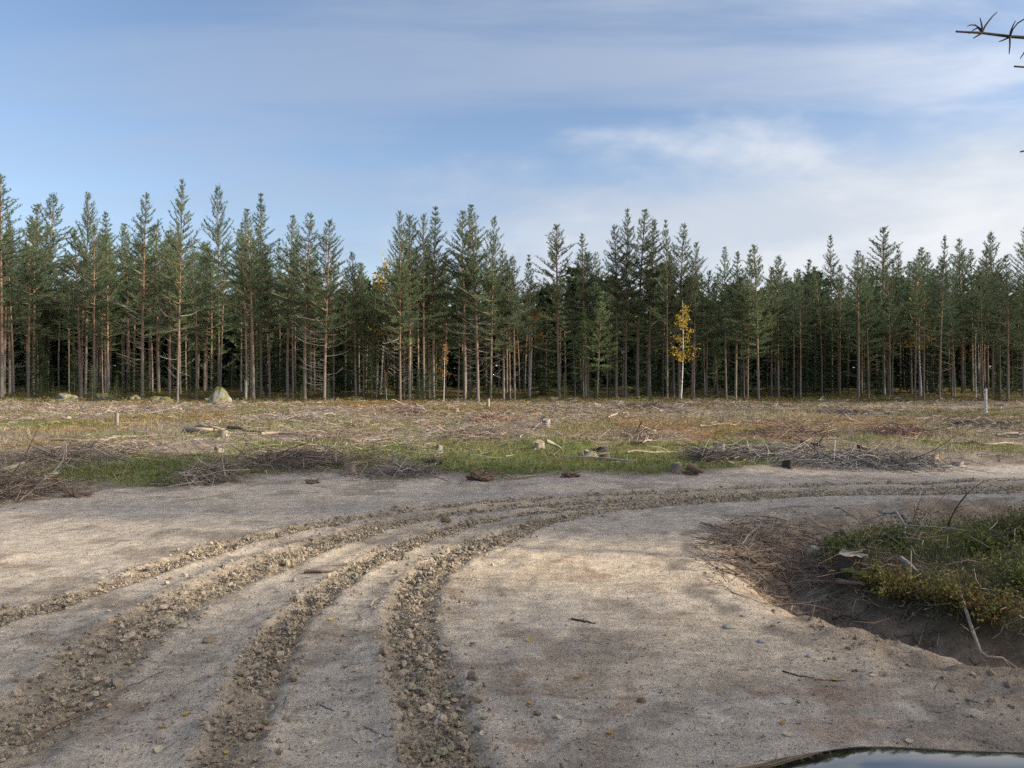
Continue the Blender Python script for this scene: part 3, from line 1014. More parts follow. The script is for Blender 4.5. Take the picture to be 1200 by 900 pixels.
def make_pine(seed, H=18.0, r0=.13, cb=.42, Lmax=1.8, dens=1.0, green=(0.075, 0.112, 0.055), top=.55, dead=0):
    """returns (trunk mesh, crown mesh)"""
    P, rad, rng = pine_trunk(seed, H, r0)
    mb = MB(); mb.tube(P, rad, 8, 0, True, rng=rng, jit=.12)
    ctr = lambda z: np.array([np.interp(z, P[:, 2], P[:, 0]), np.interp(z, P[:, 2], P[:, 1]), z])
    for i in range(dead):                                     # short dead stubs along the bare trunk
        z = rng.uniform(.06, cb + .06) * H
        a = rng.random() * 6.283
        d = np.array([math.cos(a), math.sin(a), rng.uniform(-.25, .35)])
        L = rng.uniform(.4, 2.0) * (0.5 + z / H)
        mb.tube(bent_line(ctr(z), d, L, 4, (0, 0, .7), rng), [.017, .014, .011, .008, .004], 3, 1, False)
    trunk = mb.build('trunk', [M_BARK, M_DEADWOOD], None, True, False)
    cr = MB()
    zc = cb * H
    z = zc
    TC, TD, TS = [], [], []
    tw0, tw1, twr = [], [], []
    bulge = rng.random(8) * .5 + .75
    while z < H - .15:
        t = (z - zc) / (H - zc)
        nb = rng.integers(3, 6) if t < .9 else 4
        a0 = rng.random() * 6.283
        for b in range(nb):
            if t < .22 and rng.random() < .38: continue
            a = a0 + b * 6.283 / nb + rng.normal() * .3
            prof = (1 - t) ** (top + .12) * min(1, .45 + t * 1.8)
            L = Lmax * prof * rng.uniform(.6, 1.15) * bulge[int(a / 6.283 * 8) % 8] + .10
            el = R(-4 + 50 * t) + rng.normal() * .18
            d = np.array([math.cos(a) * math.cos(el), math.sin(a) * math.cos(el), math.sin(el)])
            bl = bent_line(ctr(z), d, L, 4, (0, 0, .55 - .35 * (1 - t)), rng)
            cr.tube(bl, np.linspace(.012 + .012 * L, .006, 5), 3, 1, False, (0.2, 0.14, 0.1))
            nt = int((4 + L * 5.8 * dens) * (1.1 - .35 * t))
            for k in range(nt):
                s = .12 + .88 * (k + rng.random()) / nt
                q = s * 4; i = min(int(q), 3); f = q - i
                p = bl[i] * (1 - f) + bl[i + 1] * f
                bd = unit(bl[i + 1] - bl[i])
                sd = unit(np.cross(bd, [0, 0, 1])) * rng.choice([-1, 1])
                td = unit(bd * .75 + sd * rng.uniform(.2, 1.0) + np.array([0, 0, rng.uniform(.1, .75)]))
                tl = (.16 + .30 * L * .45 * (1.15 - s)) * rng.uniform(.7, 1.4)
                e = p + td * tl
                tw0.append(p); tw1.append(e); twr.append(.005)
                m = max(2, int(tl / .085))
                for j in range(m):
                    g = (j + 1) / m
                    TC.append(p + (e - p) * g + rng.normal(size=3) * .03); TD.append(td + np.array([0, 0, .35])); TS.append(t)
        z += rng.uniform(.34, .58) * (1.0 if t > .25 else 1.3)
    # leading shoot
    for j in range(14):
        TC.append(ctr(H - .75 + .055 * j)); TD.append(np.array([0, 0, 1.0])); TS.append(1.0)
    cr.twigs(np.array(tw0), np.array(tw1), np.array(twr), 1, (0.2, 0.14, 0.1))
    TC, TD, TS = np.array(TC), unit(np.array(TD)), np.array(TS)
    nbl = 8
    C0 = np.repeat(TC, nbl, 0); D = np.repeat(TD, nbl, 0) * .8 + unit(rng.normal(size=(len(C0), 3))) * .85
    cl = np.repeat(n3(TC, .55, seed) * 1.0 + 1.0, nbl)[:, None]            # clump-to-clump shade of green
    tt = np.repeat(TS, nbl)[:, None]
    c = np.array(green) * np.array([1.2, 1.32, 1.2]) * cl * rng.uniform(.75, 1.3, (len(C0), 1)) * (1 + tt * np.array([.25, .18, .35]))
    br = np.repeat((rng.random(len(TC)) < .05 * (1.3 - TS)), nbl)[:, None]
    c = np.where(br, np.array([[.20, .12, .055]]), c)
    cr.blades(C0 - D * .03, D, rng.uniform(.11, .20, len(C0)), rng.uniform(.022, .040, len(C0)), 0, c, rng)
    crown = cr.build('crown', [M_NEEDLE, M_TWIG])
    for o in (trunk, crown): COL.objects.unlink(o)
    ms = (trunk.data, crown.data)
    bpy.data.objects.remove(trunk); bpy.data.objects.remove(crown)
    return ms


def make_spruce(seed, H=8.0, r0=.08, cb=.03, Lmax=1.4, green=(0.055, 0.085, 0.035), wsp=.28, nbl=5, step=.11, blade=.045, blen=1.0):
    P, rad, rng = pine_trunk(seed, H, r0)
    mb = MB(); mb.tube(P, rad, 7, 0, True, rng=rng, jit=.1)
    trunk = mb.build('trunk', [M_BARK], None, True, False)
    cr = MB(); z = cb * H
    TC, TD, TS = [], [], []
    while z < H - .1:
        t = (z - cb * H) / (H * (1 - cb))
        nb = rng.integers(5, 8)
        a0 = rng.random() * 6.283
        for b in range(nb):
            a = a0 + b * 6.283 / nb + rng.normal() * .25
            L = Lmax * (1 - t) ** .85 * rng.uniform(.65, 1.15) + .08
            el = R(-12 + 45 * t) + rng.normal() * .12
            d = np.array([math.cos(a) * math.cos(el), math.sin(a) * math.cos(el), math.sin(el)])
            bl = bent_line((np.interp(z, P[:, 2], P[:, 0]), np.interp(z, P[:, 2], P[:, 1]), z), d, L, 3, (0, 0, .35), rng)
            cr.tube(bl, [.014, .010, .007, .004], 3, 1, False, (.17, .13, .1))
            m = max(3, int(L / step * 1.6))
            for k in range(m):
                s = .12 + .88 * (k + rng.random()) / m
                q = s * 3; i = min(int(q), 2); f = q - i
                p = bl[i] * (1 - f) + bl[i + 1] * f
                sd = unit(np.cross(d, [0, 0, 1])) * rng.uniform(-1, 1) * L * .38 * (1.1 - s)
                TC.append(p + sd + np.array([0, 0, -abs(rng.normal()) * .04])); TD.append(unit(d + sd * 1.5 + np.array([0, 0, -.15]))); TS.append(t)
        z += rng.uniform(.7, 1.3) * wsp
    TC, TD, TS = np.array(TC), np.array(TD), np.array(TS)
    C0 = np.repeat(TC, nbl, 0); D = np.repeat(TD, nbl, 0) + unit(rng.normal(size=(len(C0), 3))) * .75
    c = np.array(green) * rng.uniform(.7, 1.35, (len(C0), 1)) * np.repeat(n3(TC, .8, seed) + 1, nbl)[:, None]
    cr.blades(C0, D, rng.uniform(.13, .24, len(C0)) * blen, rng.uniform(.8, 1.3, len(C0)) * blade, 0, c, rng)
    crown = cr.build('crown', [M_SPRUCE, M_TWIG])
    ms = (trunk.data, crown.data)
    for o in (trunk, crown): bpy.data.objects.remove(o)
    return ms


def make_birch(seed, H=7.0, r0=.05, cb=.3, Lmax=1.3, col=(0.50, 0.30, 0.05), nl=900, leaf=.06, mat=None):
    P, rad, rng = pine_trunk(seed, H, r0)
    mb = MB(); mb.tube(P, rad, 6, 0, True, rng=rng)
    cr = MB(); tips = []
    for i in range(int(16 + H * 2)):
        t = rng.uniform(0, 1); z = H * (cb + (1 - cb) * t) * .98
        a = rng.random() * 6.283; el = rng.uniform(.2, 1.0)
        L = Lmax * (1 - t) ** .6 * rng.uniform(.5, 1.1) + .15
        bl = bent_line((np.interp(z, P[:, 2], P[:, 0]), np.interp(z, P[:, 2], P[:, 1]), z), (math.cos(a) * math.cos(el), math.sin(a) * math.cos(el), math.sin(el)), L, 4, (0, 0, -.2), rng)
        mb.tube(bl, [.012, .009, .007, .005, .003], 3, 1, False)
        tips.append(bl)
    trunk = mb.build('trunk', [mat or M_BIRCH, M_DARKWOOD], None, True, False)
    C0 = []
    for k in range(nl):
        b = tips[rng.integers(len(tips))]; s = rng.uniform(.3, 1) * 4; i = min(int(s), 3)
        C0.append(b[i] + (b[i + 1] - b[i]) * (s - i) + rng.normal(size=3) * .13)
    C0 = np.array(C0)
    cr.leaves(C0, rng.normal(size=C0.shape), leaf * rng.uniform(.7, 1.2, len(C0)), 0, np.array(col) * rng.uniform(.6, 1.3, (len(C0), 1)) * rng.uniform(.9, 1.1, (len(C0), 3)), .75, rng)
    crown = cr.build('crown', [M_LEAF])
    ms = (trunk.data, crown.data)
    for o in (trunk, crown): bpy.data.objects.remove(o)
    return ms


H0 = 18.0
PINES = [make_pine(100 + i, H0, .125 + .01 * (i % 3), cb, lm, 1.0, g, tp, 24)
         for i, (cb, lm, g, tp) in enumerate([
             (.33, 4.7, (.095, .130, .068), .80), (.38, 4.2, (.088, .124, .070), .88), (.28, 4.9, (.100, .134, .062), .76), (.41, 3.9, (.084, .118, .070), .90),
             (.34, 4.6, (.090, .120, .062), .70), (.43, 4.3, (.094, .134, .074), .78), (.31, 4.2, (.086, .116, .062), .92), (.36, 4.8, (.098, .136, .078), .74)])]
THIN = [make_pine(140 + i, 15.0, .075, .45, 2.6, 1.0, (.085, .118, .062), .8, 10) for i in range(3)]
SPRUCES = [make_spruce(160 + i, 9.0, .08, .06, 1.5) for i in range(3)]
YOUNG = [make_pine(170 + i, 9.5, .055, .28, 2.4, 1.2, (.12, .165, .072), .95, 4) for i in range(2)]
BIRCHES = [make_birch(180, 8, .04, .35, 1.1, (.44, .31, .05), 700, .075), make_birch(181, 5, .03, .4, .9, (.42, .23, .045), 300, .06), make_birch(182, 9, .05, .55, 1.0, (.42, .33, .06), 60, .06)]

# dead side branches of the edge trees: a few shapes, shared
def dead_branch_mesh(seed):
    rng = np.random.default_rng(seed)
    mb = MB()
    L = 1.0
    d = np.array([1, 0, rng.uniform(-.35, .1)])
    P = bent_line((0, 0, 0), d, L, 6, (0, rng.normal() * .3, rng.uniform(.2, 1.0)), rng) + rng.normal(size=(7, 3)) * np.linspace(0, .025, 7)[:, None]
    mb.tube(P, np.linspace(.0125, .005, 7), 4, 0, True, rng=rng)
    for i in (2, 3, 3, 4, 4, 5, 5):
        if rng.random() < .75:
            s = rng.choice([-1, 1])
            mb.tube(bent_line(P[i], np.array([.8, s * rng.uniform(.5, 1.2), rng.uniform(-.1, .6)]), rng.uniform(.15, .38), 3, (0, 0, .5), rng), [.006, .005, .004, .003], 3, 0, False)
    o = mb.build('branch', [M_DEADWOOD], None, True, False)
    me = o.data; bpy.data.objects.remove(o)
    return me


DEADBR = [dead_branch_mesh(300 + i) for i in range(12)]


def tree_at(name, meshes, base_h, X, Y, H, rz, label, cat, group, lean=0.0):
    s = H / base_h
    r = empty(name, (X, Y, hz(X, Y) - .03), rz, s)
    w = 1.0 + .22 * math.sin(X * 12.9 + Y * 7.7)
    r.scale = (s * w, s * w, s)
    r.rotation_euler = (lean + .012 * math.sin(X * 5.1), .014 * math.sin(Y * 9.3 + X), rz)
    share('trunk', meshes[0], r); share('crown', meshes[1], r)
    return tag(r, label, cat, group)


def plan_y(ybase):
    return 65.5 + (471 - ybase) * 1.9


FRONT = [  # photo x of the trunk foot, y of the top, y of the foot, variant, dead branches, label
    (2, 208, 468, 0, 9, 'large pine cut by the left edge of the picture, long dead lower branches'),
    (40, 236, 459, 2, 0, 'shaded pine set back between the edge pine and a dead-branched pine'),
    (55, 224, 458, 7, 0, 'broad pale green pine standing back near the left edge'),
    (81, 330, 461, -1, 0, 'thin pale bare-stemmed pine left of the dead-branched pine'),
    (100, 226, 464, 4, 15, 'leaning orange pine with long sweeping dead branches, beside the mossy rock outcrop'),
    (117, 262, 458, 1, 2, 'pine with grey lower trunk right behind a small spruce'),
    (127, 250, 458, 3, 2, 'slim orange pine between small spruce and mossy mound'),
    (143, 322, 460, -2, 0, 'thin grey pine stem just right of two close pines'),
    (167, 227, 469, 1, 10, 'tall pine with double orange trunk line and upswept dead branches'),
    (208, 210, 471, 0, 6, 'tallest pine on the left, clean pale orange trunk'),
    (186, 262, 460, 5, 0, 'pine crown half hidden between two tall front pines'),
    (247, 300, 460, 6, 2, 'red-brown pine stem left behind the pointed boulder'),
    (256, 218, 458, 7, 6, 'tall pine with wide feathery top directly behind the pointed boulder'),
    (289, 262, 469, 3, 0, 'slender pine just right of the pointed boulder'),
    (297, 246, 470, 5, 0, 'slender pine paired close beside another right of the boulder'),
    (306, 228, 468, 6, 3, 'tall narrow-topped pine above the gap right of the boulder'),
    (316, 300, 468, 3, 0, 'short-crowned pine stem right of the tall narrow-topped pine'),
    (337, 254, 468, 5, 3, 'pine with dense crown and clean grey trunk, left of a matching pair'),
    (357, 247, 470, 1, 4, 'straight pine with orange trunk left of the spread-branched pine'),
    (380, 256, 471, 4, 14, 'pine with a ladder of spreading dead branches at the field edge'),
    (417, 294, 468, 2, 2, 'lower dark pine beside the gap in the skyline, left of centre'),
    (426, 318, 467, -1, 0, 'thin pine in the skyline gap left of centre'),
    (441, 326, 467, -3, 0, 'thin pine below the pale yellow top left of centre'),
    (469, 247, 471, 2, 13, 'broad-topped pine with bright orange trunk and dead branches left of centre'),
    (480, 252, 470, 7, 3, 'pine with red trunk immediately behind the broad-topped pine'),
    (497, 250, 470, 4, 2, 'dark dense pine, left one of a touching pair'),
    (508, 242, 469, 6, 4, 'pale topped pine, right one of a touching pair'),
    (537, 320, 468, -2, 0, 'thin grey pine stem left of three tall pines in a row'),
    (545, 247, 469, 0, 9, 'first of three tall orange pines in a row near centre'),
    (560, 238, 470, 5, 9, 'second and tallest of three orange pines in a row near centre'),
    (575, 252, 470, 2, 7, 'third of three tall orange pines in a row near centre'),
    (590, 290, 469, 1, 3, 'lower pine joined to the right of the three orange pines'),
    (603, 300, 469, 7, 2, 'low-crowned pine at the middle of the forest edge'),
    (620, 300, 468, 6, 2, 'short pine in the dip of the skyline near centre'),
    (655, 265, 468, 4, 7, 'conical dark pine standing alone right of the skyline dip'),
    (674, 330, 468, -1, 0, 'thin shaded pine left of the pale young pines'),
    (686, 277, 468, 3, 2, 'dark slim pine left behind the pale young pines'),
    (722, 262, 468, 1, 2, 'slim pine behind the leaning red pine right of centre'),
    (733, 247, 468, 0, 6, 'leaning red-trunked pine with the highest top right of centre'),
    (747, 248, 468, 5, 4, 'straight tall pine next to the leaning red-trunked pine'),
    (760, 262, 468, 3, 4, 'clean orange pine right of the two highest tops'),
    (782, 260, 469, 6, 2, 'pine with twin stems just left of the yellow birch'),
    (796, 262, 468, 1, 1, 'tall narrow pine rising behind the yellow birch'),
    (813, 285, 469, 4, 2, 'open-topped pine right of the yellow birch'),
    (826, 322, 468, -2, 0, 'thin shaded pine in the gap right of the yellow birch'),
    (851, 290, 469, 5, 1, 'left pine of a tight shaded group right of the gap'),
    (862, 294, 469, 3, 1, 'middle pine of a tight shaded group right of the gap'),
    (876, 292, 469, 6, 1, 'pine with paired stems in the tight shaded group'),
    (889, 286, 470, 2, 2, 'broad pine closing the tight shaded group on its right'),
    (912, 300, 466, 7, 0, 'low-hanging broad pine right of the tight shaded group'),
    (945, 305, 462, 0, 0, 'shaded pine in the low skyline right of the broad pine'),
    (963, 312, 467, -3, 0, 'thin dark pine stem before the low skyline'),
    (975, 276, 463, 3, 1, 'pine with pointed top above the low skyline on the right'),
    (1006, 297, 469, 5, 3, 'straight shaded pine with pale trunk left of the highest right-hand top'),
    (1018, 305, 462, 1, 0, 'dark pine behind the straight pale-trunked shaded pine'),
    (1036, 265, 463, 4, 3, 'pine with the highest narrow top on the right side'),
    (1055, 288, 459, 6, 0, 'set-back pine right of the highest narrow top'),
    (1072, 300, 471, 1, 2, 'slim red-trunked pine at the field edge on the right'),
    (1101, 281, 472, 3, 5, 'thick grey-trunked pine with short dead twigs on the right'),
    (1128, 280, 461, 0, 0, 'set-back pine between grey-trunked pine and bleached birches'),
    (1164, 274, 462, 7, 8, 'wide-topped pine with orange trunk behind the white post'),
    (1181, 300, 472, 6, 1, 'dark pine just right of the white post'),
    (1199, 270, 468, 2, 2, 'dense pine cut by the right edge of the picture'),
    (1085, 296, 460, 5, 0, 'set-back pine left of the grey-trunked pine'),
]


def build_front():
    rng = np.random.default_rng(55)
    for (px, yt, yb, var, nd, label) in FRONT:
        Y = plan_y(yb); X = (px - 600) / F * Y
        H = (yb - yt) * Y / F
        if var >= 0: ms, bh = PINES[var], H0
        else: ms, bh = THIN[-var - 1], 15.0
        r = tree_at('pine_tree', ms, bh, X, Y, H, rng.random() * 6.283, label, 'pine tree', 'pines along the edge of the clearing')
        if px in (733, 100): r.rotation_euler = (0, R(-1.2 if px == 733 else -1.5), r.rotation_euler[2])
        zmax = .45 if var >= 0 else .5
        nd = int(nd * 1.9)
        for k in range(nd):
            z = (.10 + (zmax - .10) * (k + rng.random()) / nd) * bh
            a = rng.choice([0, math.pi]) + rng.normal() * .6 - r.rotation_euler[2]     # mostly along the forest edge, towards the light
            L = rng.uniform(1.1, 2.5) * (.5 + .75 * z / (zmax * bh)) * (1.15 if nd > 8 else .8)
            share('branch', DEADBR[rng.integers(12)], r, (0, 0, z), (rng.normal() * .3, 0, a), (L, L, L))


build_front()


ZX = [80, 150, 230, 300, 400, 460, 530, 600, 640, 720, 780, 830, 900, 1000, 1090]
ZONES = ['the large pine at the left edge', 'the leaning orange pine', 'the tallest left pine', 'the pointed boulder', 'the pine with a ladder of dead branches', 'the skyline gap left of centre',
         'the broad-topped pine', 'the three orange pines in a row', 'the middle of the forest edge', 'the pale young pines', 'the leaning red-trunked pine', 'the yellow birch', 'the tight shaded pine group',
         'the low skyline on the right', 'the highest narrow top on the right', 'the white post']


def build_others():
    rng = np.random.default_rng(77)
    def sp(px, yt, yb, Y, ms, bh, nm, label, cat, group=None):
        X = (px - 600) / F * Y
        H = (yb - yt) * Y / F
        return tree_at(nm, ms, bh, X, Y, H, rng.random() * 6.283, label, cat, group)
    sp(700, 343, 469, 69, YOUNG[0], 9.5, 'young_pine', 'pale green young pine, the taller of two, right of centre', 'pine tree', 'young pines')
    sp(684, 365, 468, 70, YOUNG[1], 9.5, 'young_pine', 'smaller pale green young pine left of the taller young one', 'pine tree', 'young pines')
    sp(711, 372, 468, 71, YOUNG[1], 9.5, 'young_pine', 'slim young pine right of the taller young one', 'pine tree', 'young pines')
    sp(841, 392, 469, 70, YOUNG[0], 9.5, 'young_pine', 'young pine in shade left of the tight shaded group', 'pine tree', 'young pines')
    sp(798, 352, 469, 65.2, BIRCHES[0], 8, 'birch_tree', 'birch with bright yellow autumn leaves among the dark pines', 'birch tree')
    sp(520, 402, 470, 65, BIRCHES[1], 5, 'birch_tree', 'small birch with orange autumn leaves beside the touching pine pair', 'birch tree')
    sp(453, 434, 468, 70, BIRCHES[1], 5, 'birch_tree', 'knee-high birch sapling with a few orange leaves left of the broad-topped pine', 'birch tree')
    sp(621, 340, 466, 74, BIRCHES[1], 5, 'birch_tree', 'birch with a spot of orange leaves behind the skyline dip', 'birch tree')
    sp(446, 300, 464, 78, BIRCHES[0], 8, 'birch_tree', 'birch with pale yellow top between two pine groups', 'birch tree')
    sp(1080, 318, 462, 76, BIRCHES[0], 8, 'birch_tree', 'yellowing birch top behind the pines on the right', 'birch tree')
    for px, yt, yb, lab in ((1144, 384, 470, 'thin white birch stem leaning just left of the white post'), (1148, 370, 462, 'white birch stem behind the leaning thin birch'), (1127, 392, 461, 'thin bleached birch stem left of the white post pair'), (1083, 365, 463, 'white birch stem beside the slim red-trunked pine')):
        sp(px, yt, yb, plan_y(yb), BIRCHES[2], 9, 'birch_tree', lab, 'birch tree', 'slim birches on the right')
    for px, yt, yb, Y, lab in ((108, 420, 462, 66, 'small green spruce beside the leaning orange pine'), (505, 415, 470, 67, 'bushy young spruce at the feet of the touching pine pair'), (492, 430, 470, 68, 'small spruce left of the bushy young spruce'),
                               (62, 440, 459, 82, 'low spruce in the dark under the pines near the left edge'), (868, 322, 466, 74, 'dark spruce filling the tight shaded group'), (934, 345, 463, 78, 'dark spruce under the low skyline on the right'),
                               (640, 355, 466, 76, 'dark spruce below the skyline dip'), (405, 330, 466, 78, 'dark spruce left of the skyline gap'), (428, 345, 465, 82, 'dark spruce inside the skyline gap'), (575, 425, 469, 74, 'low spruce behind the three orange pines')):
        sp(px, yt, yb, Y, SPRUCES[rng.integers(3)], 9.0, 'spruce_tree', lab, 'spruce tree', 'spruces among the pines')
    used = set()
    for i in range(26):                        # seedlings and low growth that fray the edge of the stand
        Yy = rng.uniform(63.5, 69.5); a = -.68 + 1.36 * (i + rng.random()) / 26
        zn = ZONES[int(np.searchsorted(ZX, 600 + a * F))]
        big = 'taller' if zn in used else 'low'
        used.add(zn)
        tree_at('spruce_seedling', SPRUCES[rng.integers(3)], 9.0, a * Yy, Yy, rng.uniform(.7, 1.3) if big == 'low' else rng.uniform(1.5, 2.6), rng.random() * 6.283, '%s spruce seedling before %s' % (big, zn), 'spruce seedling', 'seedlings along the forest edge')
    # the stand behind the edge
    n = 0; pts = []
    while n < 200:
        Y = 69.5 + rng.random() ** 1.15 * 34; a = rng.uniform(-.76, .76); X = a * Y
        if any((X - q[0]) ** 2 + (Y - q[1]) ** 2 < 5.0 for q in pts): continue
        pts.append((X, Y)); n += 1
        px = 600 + a * F
        ytop = np.interp(px, [0, 300, 400, 440, 480, 600, 640, 700, 800, 840, 1000, 1200], [262, 275, 300, 326, 290, 306, 318, 300, 306, 318, 306, 300]) + rng.normal() * 9 + 4
        z = hz(X, Y)
        H = min(19.5, (450 - ytop) * Y / F + CAM_H - z)
        side = ZONES[int(np.searchsorted(ZX, px))]
        dep = 'close' if Y < 84 else 'far'
        thin = rng.random() < .28
        ms, bh = (THIN[rng.integers(3)], 15.0) if thin else (PINES[rng.integers(8)], H0)
        if thin: H *= .88
        tree_at('pine_tree', ms, bh, X, Y, H, rng.random() * 6.283, '%s pine inside the shaded forest, %s behind %s' % ('thin' if thin else 'full-grown', dep, side), 'pine tree', 'pines inside the forest')
    for i in range(70):                        # spruce understorey that closes the view between the trunks
        Y = rng.uniform(78, 96); a = -.74 + 1.48 * (i + rng.random()) / 70
        tree_at('spruce_tree', SPRUCES[rng.integers(3)], 9.0, a * Y, Y, rng.uniform(4.5, 9), rng.random() * 6.283, 'dark understorey spruce far behind ' + ZONES[int(np.searchsorted(ZX, 600 + a * F))], 'spruce tree', 'understorey spruces deep in the forest')


build_others()


def distant_forest():
    rng = np.random.default_rng(91)
    ms = [make_spruce(400 + i, 13.6, .1, .01, 3.0, (0.05, 0.075, 0.035), 1.0, 3, .66, .85, 5.0) for i in range(2)]
    geo = []
    for t, c in ms:
        V = np.empty(len(c.vertices) * 3, np.float32); c.vertices.foreach_get('co', V)
        Fv = np.empty(len(c.loops), np.int32); c.loops.foreach_get('vertex_index', Fv)
        geo.append((V.reshape(-1, 3), Fv.reshape(-1, 3)))
    mb = MB()
    for row, Y in enumerate((108, 113, 118, 123)):
        n = 54
        for i in range(n):
            X = -105 + 210 * (i + .5 * (row % 2) + rng.normal() * .15) / n; y = Y + rng.normal() * 1.5
            V, Fv = geo[rng.integers(2)]; s = rng.uniform(.85, 1.25); a = rng.random() * 6.283
            W = V * s
            W = np.stack([W[:, 0] * math.cos(a) - W[:, 1] * math.sin(a) + X, W[:, 0] * math.sin(a) + W[:, 1] * math.cos(a) + y, W[:, 2] + hz(X, y) - .3], 1)
            mb.add(W, Fv, 0, np.array([0.05, 0.075, 0.035]) * rng.uniform(.75, 1.2))
    tag(mb.build('distant_forest', M_SPRUCE), 'dark mass of forest closing the view behind all the trunks', 'forest', None, 'stuff')


distant_forest()


def sunside_trees():
    """the wood that stands right of the road, out of the picture, and throws its shade over the road"""
    rng = np.random.default_rng(17)
    k = SUN_AZ[1] / SUN_AZ[0]
    spots = []
    for q in (-7.5, -4.6, -1.8, 0.2, 2.2, 3.7, 9.2, 10.6, 12.2, 13.6):          # where the shade line meets the road straight ahead
        for X in (27, 36):
            spots.append((X + rng.uniform(-2.5, 2.5), q + rng.normal() * .3))
    spots += [(31, 4.0), (41, 3.6), (44, 2.6), (46, 10.0), (33, -0.9), (43, .6)]
    for q in (24, 42, 47, 60):
        spots.append((46 + rng.uniform(-3, 3), q))
    for q in (67, 69.5, 72, 74.5, 77, 79.5, 82, 85):
        spots.append((60 + rng.uniform(-4, 4), q))
    for X, q in spots:
        Y = q + k * X
        if Y > 2 and X < .69 * Y + 2: continue
        tree_at('pine_tree', PINES[rng.integers(8)], H0, X, Y, rng.uniform(17, 21), rng.random() * 6.283, 'pine of the wood beside the road, right of the picture', 'pine tree', 'pines beside the road outside the picture')


sunside_trees()


# ------------------------------------------------------------------ things on the field and the road
def gp(px, py):
    """ground point seen at a photo pixel, on the uneven ground"""
    z = 0.0
    for _ in range(8):
        X, Y = gpt(px, py, z)
        z = .5 * z + .5 * hz(X, Y)
    return X, Y, hz(X, Y)


def stump_at(px, py, w_px, h_px, label, tilt=0.12, mat=None, roots=5, moss=False, group='tree stumps in the cleared field', seed=None, cut=None):
    X, Y, z = gp(px, py)
    r = max(.05, w_px / F * Y / 2); h = max(.07, h_px / F * Y * (.8 if roots else 1))
    rng = np.random.default_rng(int(px * 7 + py) if seed is None else seed)
    root = empty('tree_stump', (X, Y, z - .02), rng.random() * 6.283)
    ns, nr = 18, 7
    an = np.arange(ns) / ns * 2 * np.pi
    lob = 1 + .10 * np.sin(an * 3 + rng.random() * 6) + .07 * np.sin(an * 5 + rng.random() * 6) + rng.normal(size=ns) * .03
    flare = np.maximum(0, np.cos(an * roots / 2 + rng.random() * 6)) ** 3 if roots else np.zeros(ns)
    V = []
    tx, ty = rng.normal() * tilt, rng.normal() * tilt
    zs = np.linspace(-.06, 1, nr)
    ridge = rng.normal(size=ns) * .06
    rag = np.maximum(0, rng.normal(size=ns)) * h * .10 * (rng.random() < .6)
    for zi in zs:
        k = max(0, 1 - max(zi, 0) * 1.6)
        rr = r * lob * (1 + .18 * k + flare * .75 * k ** 2)
        zz = zi * h + (zi > .9) * ((np.cos(an) * tx + np.sin(an) * ty) * r + rag)
        rr = rr * (1 + .05 * (np.arange(ns) % 2) + ridge * (.5 + .5 * math.sin(zi * 9)))
        V.append(np.stack([np.cos(an) * rr, np.sin(an) * rr, np.full(ns, zi * h) if zi <= .9 else zz], 1))
    V = np.vstack(V)
    q = [(i * ns + j, i * ns + (j + 1) % ns, (i + 1) * ns + (j + 1) % ns, (i + 1) * ns + j) for i in range(nr - 1) for j in range(ns)]
    mk('bark', V, np.array(q), mat or M_STUMP, root, None, None, True)
    top = V[-ns:] * np.array([.97, .97, 1]) + [0, 0, .002]
    mid = top * np.array([.5, .5, 1]); mid[:, 2] = h + (top[:, 2] - h) * .5 + .004 + rng.normal(size=ns) * .004
    vv = np.vstack([top, mid, [[0, 0, h + .004]]])
    f = [(j, (j + 1) % ns, ns + (j + 1) % ns) for j in range(ns)] + [(j, ns + (j + 1) % ns, ns + j) for j in range(ns)] + [(ns + j, ns + (j + 1) % ns, 2 * ns) for j in range(ns)]
    mk('cut_face', vv, np.array(f), cut or M_CUT, root)
    for k in range(roots):
        a = k / roots * 6.283 + rng.normal() * .3
        L = r * rng.uniform(1.4, 2.8)
        P = bent_line((math.cos(a) * r * .7, math.sin(a) * r * .7, h * .22), (math.cos(a), math.sin(a), -.35), L, 4, (0, 0, -.3), rng)
        m = MB(); m.tube(P, np.linspace(r * .26, r * .08, 5), 6, 0, True, rng=rng, jit=.2)
        m.build('root', mat or M_STUMP, root, True, False)
    if moss:
        V, Fc = lump(2, rng.random() * 50, .5, 1.5, .45)
        mk('moss', V * np.array([r * 1.5, r * 1.5, h * .8]) + [r * .5, -r * .4, .0], Fc, M_MOSS, root, None, None, True)
    return tag(root, label, 'tree stump', group)


M_MOSS = mat_stone('moss', (0.06, 0.07, 0.02), (0.20, 0.19, 0.06), 25)

